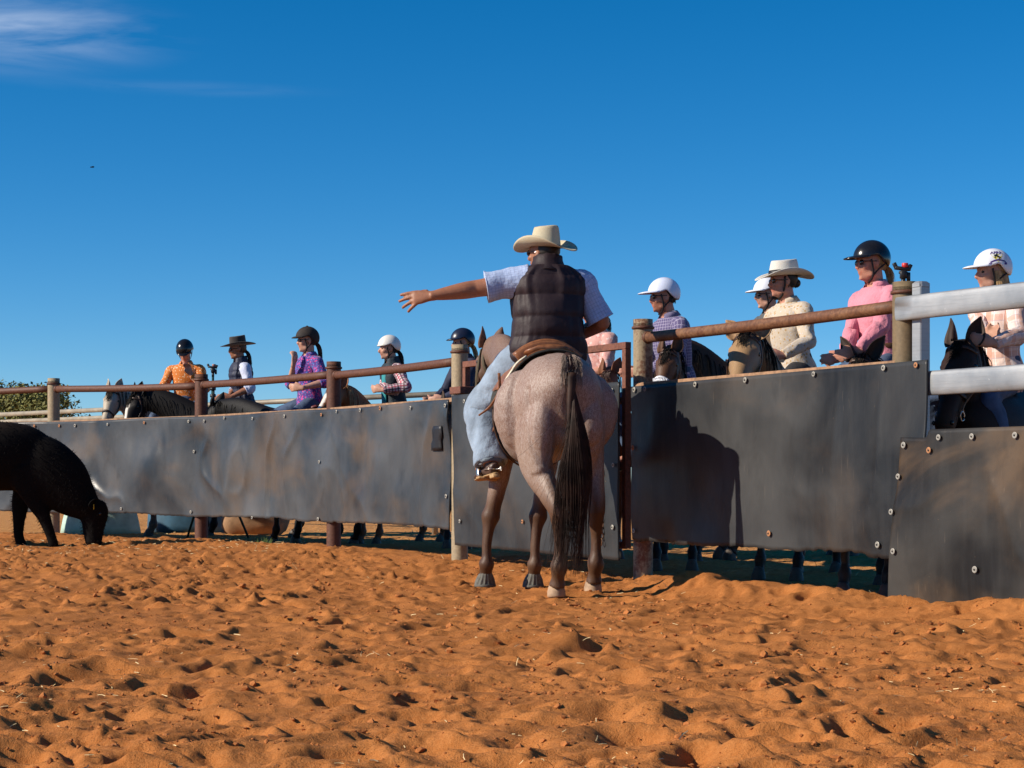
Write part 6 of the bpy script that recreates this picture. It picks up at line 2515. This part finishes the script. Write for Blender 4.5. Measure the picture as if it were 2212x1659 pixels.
# ------------------------------------------------------------------ black cow grazing at the left edge
oc = v3(-5.12, 19.7, 0.0)
oc[2] = ground_at(-5.0, 19.7)
cowr = thing('black_cow', 'black cow with head down grazing at the left edge', 'cow', oc)
fc_ = Frame(oc, math.radians(8), 1.0)
S = Soup()
Wc = fc_.w


def Lc(st, up=(0, 0, 1), n=20, sub=5, p=2.0):
    S.loft([(Wc(c), a, b) for c, a, b in st], n=n, sub=sub, up=fc_.d(up), p=p)


Lc([((-1.12, 0, .93), .06, .10), ((-1.08, 0, .93), .17, .22), ((-.95, 0, .92), .24, .31), ((-.65, 0, .90), .29, .34), ((-.30, 0, .90), .31, .35), ((.0, 0, .91), .28, .35), ((.20, 0, .88), .22, .33), ((.34, 0, .82), .16, .26), ((.42, 0, .76), .08, .16)], n=26)
# neck down to the head
pol = fc_.l(at(210, 1084, 19.75))
mzz = fc_.l(at(204, 1178, 19.72))
NC = [fc_.l(at(px_, py_, 19.72)) for px_, py_ in ((78, 1010), (128, 1040), (165, 1075), (196, 1100), (214, 1106))]
Lc([(NC[0] + v3(-.22, 0, .06), .17, .24), (NC[0], .23, .345), (NC[1], .205, .315), (NC[2], .165, .225), (NC[3], .115, .135), (NC[4], .085, .10)], up=(.7, 0, .7))
hd_ = nrm(mzz - pol)
HLc = np.linalg.norm(mzz - pol)
frc = nrm(np.cross(np.cross(hd_, (0.05, 0, 1.0)), hd_))
frc = nrm(v3(1, 0, .1) - hd_ * (v3(1, 0, .1) @ hd_))
hc = lambda t, u=0.0, l=0.0: pol + hd_ * HLc * t + frc * u + nrm(np.cross(frc, hd_)) * l
S.loft([(Wc(hc(-.05)), .08, .08), (Wc(hc(.1, -.01)), .115, .125), (Wc(hc(.3, -.02)), .120, .140), (Wc(hc(.55, -.02)), .098, .118), (Wc(hc(.8, -.015)), .088, .096), (Wc(hc(.97, -.01)), .082, .080), (Wc(hc(1.03, -.01)), .04, .04)], n=18, sub=4, up=fc_.d(frc))
fx = fc_.l(at(112, 1186, 19.6))
fx2 = fc_.l(at(44, 1183, 19.9))
for key, hx, hy in (('FR', fx[0], -.13), ('FL', fx2[0], .13), ('HR', -.86, -.14), ('HL', -.98, .14)):
    s = 1 if key[1] == 'L' else -1
    if key[0] == 'F':
        st = [((.16, s * .14, .80), .11, .19), ((.18 + (hx - .1) * .2, s * .14, .60), .095, .15), ((.12 + (hx - .1) * .5, s * .14, .45), .075, .10), ((.10 + (hx - .1) * .75, hy, .32), .066, .074), ((.09 + (hx - .1) * .9, hy, .20), .054, .058), ((hx - .01, hy, .10), .05, .052), ((hx + .01, hy, .03), .048, .055), ((hx + .015, hy, -.01), .05, .06)]
    else:
        st = [((-.85, s * .13, .85), .13, .22), ((-.80, s * .17, .66), .10, .17), ((-.90, s * .15, .50), .062, .09), ((-1.0, s * .14, .40), .045, .06), ((hx - .06, hy, .22), .04, .045), ((hx - .02, hy, .08), .048, .05), ((hx, hy, -.01), .05, .06)]
    Lc(st, up=(1, 0, 0), n=14, sub=4)
m2, V, N = remesh(S, .017, 10)
colc = np.repeat(np.array([[.0085, .0070, .0065]]), len(V), 0)
lz = fc_.l(V)
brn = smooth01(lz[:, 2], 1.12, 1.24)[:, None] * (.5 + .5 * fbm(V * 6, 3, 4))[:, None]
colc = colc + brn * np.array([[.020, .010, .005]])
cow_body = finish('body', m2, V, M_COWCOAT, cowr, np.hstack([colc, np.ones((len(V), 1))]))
# short rough coat standing off the outline
paths = []
idx = RNG.choice(len(V), 7000, replace=False)
for i in idx:
    if N[i, 2] < -.5:
        continue
    p = V[i]
    d = nrm(N[i] * .7 + fc_.d((-.6, 0, -.5)) + RNG.uniform(-.35, .35, 3))
    L_ = random.uniform(.018, .042)
    paths.append([p - N[i] * .003, p + d * L_ * .6, p + d * L_ + v3(0, 0, -.004)])
strands(paths, .0022, .0006).build('coat_hair', M_HAIR_BLACK, cowr)
for s in (-1, 1):
    bb = hc(.06, -.02, s * .10)
    tip = bb + nrm(np.cross(frc, hd_)) * s * .15 + hd_ * .03 - frc * .02
    ear_soup(Wc(bb), Wc(tip), fc_.d((0, 1, 0)), .045, fc_.d(frc)).build('ear', M_HAIR_BLACK, cowr)
    if s:
        mid = Wc((bb + tip) / 2)
        for q in (-.0,):
            Soup().box(mid + fc_.d(frc) * .012 + v3(0, 0, -.02), (.022, .003, .026), ax=[fc_.d((0, 1, 0)), fc_.d((1, 0, 0)), (0, 0, 1)], bev=.002).build('ear_tag', mat_plain('yellow ear tag %d' % s, (.62, .50, .04), .5), cowr)
    Soup().ell(Wc(hc(.28, .04, s * .09)), (.02, .02, .02)).build('eye', M_EYE, cowr)

# ------------------------------------------------------------------ things beyond the fence
M_TROUGH = mat_plain('pale green trough plastic', (.42, .58, .50), .6, nscale=6, amt=.25)
M_BLUE = mat_plain('blue plastic', (.035, .10, .16), .5, nscale=6, amt=.3)
M_TAN = mat_plain('tan canvas', (.30, .17, .09), .85, nscale=8, amt=.3)
M_GREYPIPE = mat_plain('weathered grey pipe', (.30, .26, .20), .6, .2, nscale=6, amt=.25)


def tub(name, label, px0, px1, ytop, d, mat, flare=.93, squash=.6):
    a, b = pxy(px0, d), pxy(px1, d)
    c = (a + b) / 2
    r = abs(b[0] - a[0]) / 2
    zb = ground_at(c[0], c[1])
    zt = CAMH + (HZ - ytop) / F * d
    S = Soup()
    S.loft([(v3(c[0], c[1], zb - .02), r, r * squash), (v3(c[0], c[1], zb + (zt - zb) * .5), r * (1 + flare) / 2, r * squash * (1 + flare) / 2), (v3(c[0], c[1], zt - .03), r * flare, r * flare * squash), (v3(c[0], c[1], zt - .024), r * flare + .03, r * flare * squash + .03), (v3(c[0], c[1], zt), r * flare + .03, r * flare * squash + .03), (v3(c[0], c[1], zt - .004), r * flare - .02, r * flare * squash - .02), (v3(c[0], c[1], zb + .06), r * flare - .05, r * flare * squash - .05)], n=40, sub=2, up=(0, 1, 0))
    o = S.build(name, mat)
    tag(o, label, 'trough')
    return o


tub('water_trough', 'pale green round water trough behind the cow', 130, 305, 1092, 24.6, M_TROUGH, flare=.86)
tub('water_trough', 'blue water trough under the left rubber sheet', 318, 505, 1085, 25.3, M_BLUE, flare=.97)
# canvas-covered heap leaning behind the fence
c = pxy(562, 24.0)
z0 = ground_at(c[0], c[1])
S = Soup()
S.loft([(v3(c[0] - .42, c[1], z0 + .30), .05, .10), (v3(c[0] - .30, c[1], z0 + .24), .20, .26), (v3(c[0], c[1], z0 + .20), .24, .26), (v3(c[0] + .25, c[1], z0 + .15), .20, .20), (v3(c[0] + .34, c[1], z0 + .12), .06, .08)], n=22, sub=4, up=(0, 0, 1), disp=lambda aa, ll, P: .02 * vnoise(P * 6, 4))
tag(S.build('feed_bag', M_TAN), 'tan feed bag on the ground under the left rubber sheet', 'bag')


def rail_fence(label, a, b, zs, nposts):
    root = thing('pipe_fence', label, 'fence', (a[0], a[1], ground_at(a[0], a[1])))
    for z in zs:
        S = Soup()
        S.loft([(v3(a[0], a[1], z), .035), (v3(b[0], b[1], z), .035)], n=14, sub=2, up=(0, 0, 1))
        S.build('rail', M_GREYPIPE, root)
    for t in np.linspace(.02, .98, nposts):
        q = np.array(a) * (1 - t) + np.array(b) * t
        S = Soup()
        S.loft([(v3(q[0], q[1] + .075, 0), .04), (v3(q[0], q[1] + .075, max(zs) + .03), .04), (v3(q[0], q[1] + .075, max(zs) + .035), .03)], n=14, sub=1, up=(1, 0, 0))
        S.build('post', M_GREYPIPE, root)
    return root


rail_fence('weathered grey pipe fence farther back behind the mounted riders', (-8.8, 32.0), (-.80, 24.0), (1.82, 1.70), 4)

# tripod with a phone clamp beside the black-hat rider
def clamp(root, c, s, red):
    S = Soup()
    S.loft([(c, .016 * s), (c + v3(0, 0, .05) * s, .016 * s)], n=12, sub=1, up=(1, 0, 0))
    S.box(c + v3(.0, 0, .075) * s, (.022 * s, .02 * s, .028 * s), bev=.004 * s)
    S.box(c + v3(-.005, 0, .115) * s, (.055 * s, .018 * s, .012 * s), ax=[nrm(v3(1, 0, -.12)), (0, 1, 0), nrm(v3(.12, 0, 1))], bev=.004 * s)
    S.box(c + v3(-.055, 0, .135) * s, (.012 * s, .016 * s, .022 * s), ax=[nrm(v3(1, 0, .5)), (0, 1, 0), nrm(v3(-.5, 0, 1))], bev=.003 * s)
    S.box(c + v3(.045, 0, .128) * s, (.012 * s, .016 * s, .016 * s), ax=[nrm(v3(1, 0, -.5)), (0, 1, 0), nrm(v3(.5, 0, 1))], bev=.003 * s)
    S.box(c + v3(.035, 0, .06) * s, (.012 * s, .012 * s, .03 * s), bev=.003 * s)
    S.tube([c + v3(-.03, 0, .09) * s, c + v3(.03, 0, .085) * s], .010 * s, n=8)
    o = S.build('clamp', M_PLASTIC, root)
    Q = Soup()
    Q.loft([(c + v3(.012, 0, .122) * s, .022 * s), (c + v3(.012, 0, .15) * s, .022 * s), (c + v3(.012, 0, .153) * s, .016 * s)], n=14, sub=2, up=(1, 0, 0))
    Q.build('knob', red, root)
    return o


d_ = 22.3
b = pxy(460, d_)
zt = at(460, 812, d_)[2]
tp = thing('tripod', 'thin black camera tripod standing beside the first rusty post', 'tripod', (b[0], b[1], ground_at(*b)))
S = Soup()
S.loft([(v3(b[0], b[1], .55), .028), (v3(b[0], b[1], 1.62), .028), (v3(b[0], b[1], 1.62), .020), (v3(b[0], b[1], 1.80), .020), (v3(b[0], b[1], 1.80), .014), (v3(b[0], b[1], zt), .014)], n=14, sub=1, up=(1, 0, 0))
S.build('column', M_GREENPOLE, tp)
for a in (0.4, 2.5, 4.6):
    S = Soup()
    S.tube([v3(b[0], b[1], 1.05), v3(b[0] + .42 * math.cos(a), b[1] + .42 * math.sin(a), ground_at(*b) + .0)], .014, n=8)
    S.build('leg', M_GREENPOLE, tp)
for z in (1.62, 1.80, 1.72):
    S = Soup()
    S.loft([(v3(b[0], b[1], z - .02), .030), (v3(b[0], b[1], z - .015), .034), (v3(b[0], b[1], z + .015), .034), (v3(b[0], b[1], z + .02), .02)], n=14, sub=1, up=(1, 0, 0))
    S.build('collar', M_PLASTIC, tp)
clamp(tp, v3(b[0], b[1], zt - .01), .95, mat_plain('dull pink knob', (.30, .15, .13), .5))
zc = CAMH + (HZ - 632) / F * POSTS_PX[5][1]
cm = thing('camera_mount', 'black clamp mount with a red knob on top of the khaki post', 'camera mount', (P5[0], P5[1], ZT + .02))
S = Soup()
S.loft([(v3(P5[0] - .01, P5[1], ZT + .005), .022), (v3(P5[0] - .01, P5[1], ZT + .022), .026), (v3(P5[0] - .01, P5[1], ZT + .04), .018), (v3(P5[0] - .01, P5[1], ZT + .05), .012)], n=14, sub=2, up=(1, 0, 0))
S.build('foot', M_PLASTIC, cm)
clamp(cm, v3(P5[0] - .01, P5[1], ZT + .04), .85, M_RED)


# trees far behind on the left
def mat_leaf(name, c):
    t = NT(name)
    col = t.mix(t.rng(t.noise(1.6, t.coord(), 4), .3, .7), dim(c, .65), dim(c, 1.35))
    t.b.inputs['Transmission Weight'].default_value = 0.0
    return t.out(col, .7, 0, .2)


def tree(label, px, d, ytop, width, mat, seed):
    rs = np.random.default_rng(seed)
    c = pxy(px, d)
    H_ = CAMH + (HZ - ytop) / F * d
    root = thing('bush_tree', label, 'tree', (c[0], c[1], 0.05))
    S = Soup()
    S.loft([(v3(c[0], c[1], -.1), .22), (v3(c[0] + .05, c[1], 1.0), .17), (v3(c[0] + .1, c[1], 2.0), .10)], n=10, sub=3, up=(1, 0, 0))
    clumps = []
    for k in range(46):
        a, r = rs.uniform(0, 6.28), math.sqrt(rs.uniform(0, 1))
        z = .25 + .75 * rs.uniform(0, 1) ** .8
        rad = width / 2 * math.sqrt(max(.05, 1 - (max(0, z - .35) / .68) ** 2))
        p = v3(c[0] + rad * r * math.cos(a), c[1] + rad * r * math.sin(a), H_ * z * .93)
        clumps.append((p, rs.uniform(.35, .75)))
        if k % 3 == 0:
            S.tube([v3(c[0] + .05, c[1], 1.2), (p + v3(c[0], c[1], 1.6)) / 2 + v3(0, 0, .1), p], [.07, .05, .015], n=6)
    S.build('trunk', mat_plain('bark %d' % seed, (.12, .085, .06), .9), root)
    Vs, Fs, base = [], [], 0
    for p, r in clumps:
        for k in range(190):
            v = rs.normal(size=3)
            v /= np.linalg.norm(v)
            q = p + v * r * rs.uniform(.55, 1.0) * np.array([1, 1, .75])
            n_ = nrm(v + rs.normal(size=3) * .5 + v3(0, 0, .4))
            t_ = nrm(np.cross(n_, rs.normal(size=3)))
            b_ = np.cross(n_, t_)
            L_, w_ = rs.uniform(.08, .17), rs.uniform(.025, .05)
            Vs.append(np.array([q, q + t_ * L_ * .5 + b_ * w_, q + t_ * L_, q + t_ * L_ * .5 - b_ * w_]))
            Fs.append((base, base + 1, base + 2, base + 3))
            base += 4
    F_ = Soup().add(np.vstack(Vs), Fs)
    F_.build('crown', mat, root, smooth=False)


tree('taller dark bushy tree at the far left edge', 10, 62, 800, 4.2, mat_leaf('dark olive leaves', (.085, .092, .028)), 3)
tree('rounded light olive bush just left of the first fence post', 84, 58, 832, 3.4, mat_leaf('olive leaves', (.16, .155, .045)), 4)

# one fly passing in the air
c = at(200, 361, 9.0)
fl_ = thing('fly', 'tiny dark fly in the air at the left of the sky', 'insect', c)
Soup().ell(c, (.008, .003, .003)).ell(c + v3(-.008, 0, 0), (.003, .003, .003)).build('body', M_HAIR_BLACK, fl_)
S = Soup()
for s in (-1, 1):
    S.ell(c + v3(.002, s * .005, .003), (.006, .003, .0006))
S.build('wing', M_HAIR_BLACK, fl_)

# a few green weeds along the foot of the fence
for k, (px, d, lab) in enumerate(((572, 20.3, 'small green weed in the sand below the left rubber sheet'), (1725, 12.9, 'small green weed in the sand below the right rubber sheet'))):
    q = pxy(px, d)
    z = ground_at(*q)
    paths = []
    for i in range(26):
        a = random.uniform(0, 6.28)
        L_ = random.uniform(.03, .09)
        o = random.uniform(0, .09)
        bpt = v3(q[0] + o * math.cos(a * 2.3), q[1] + o * math.sin(a * 2.3), z - .005)
        paths.append([bpt, bpt + v3(.3 * L_ * math.cos(a), .3 * L_ * math.sin(a), .6 * L_), bpt + v3(.8 * L_ * math.cos(a), .8 * L_ * math.sin(a), .9 * L_)])
    tag(strands(paths, .004, .001).build('weed', mat_plain('weed green %d' % k, (.12, .19, .05), .7)), lab, 'plant')
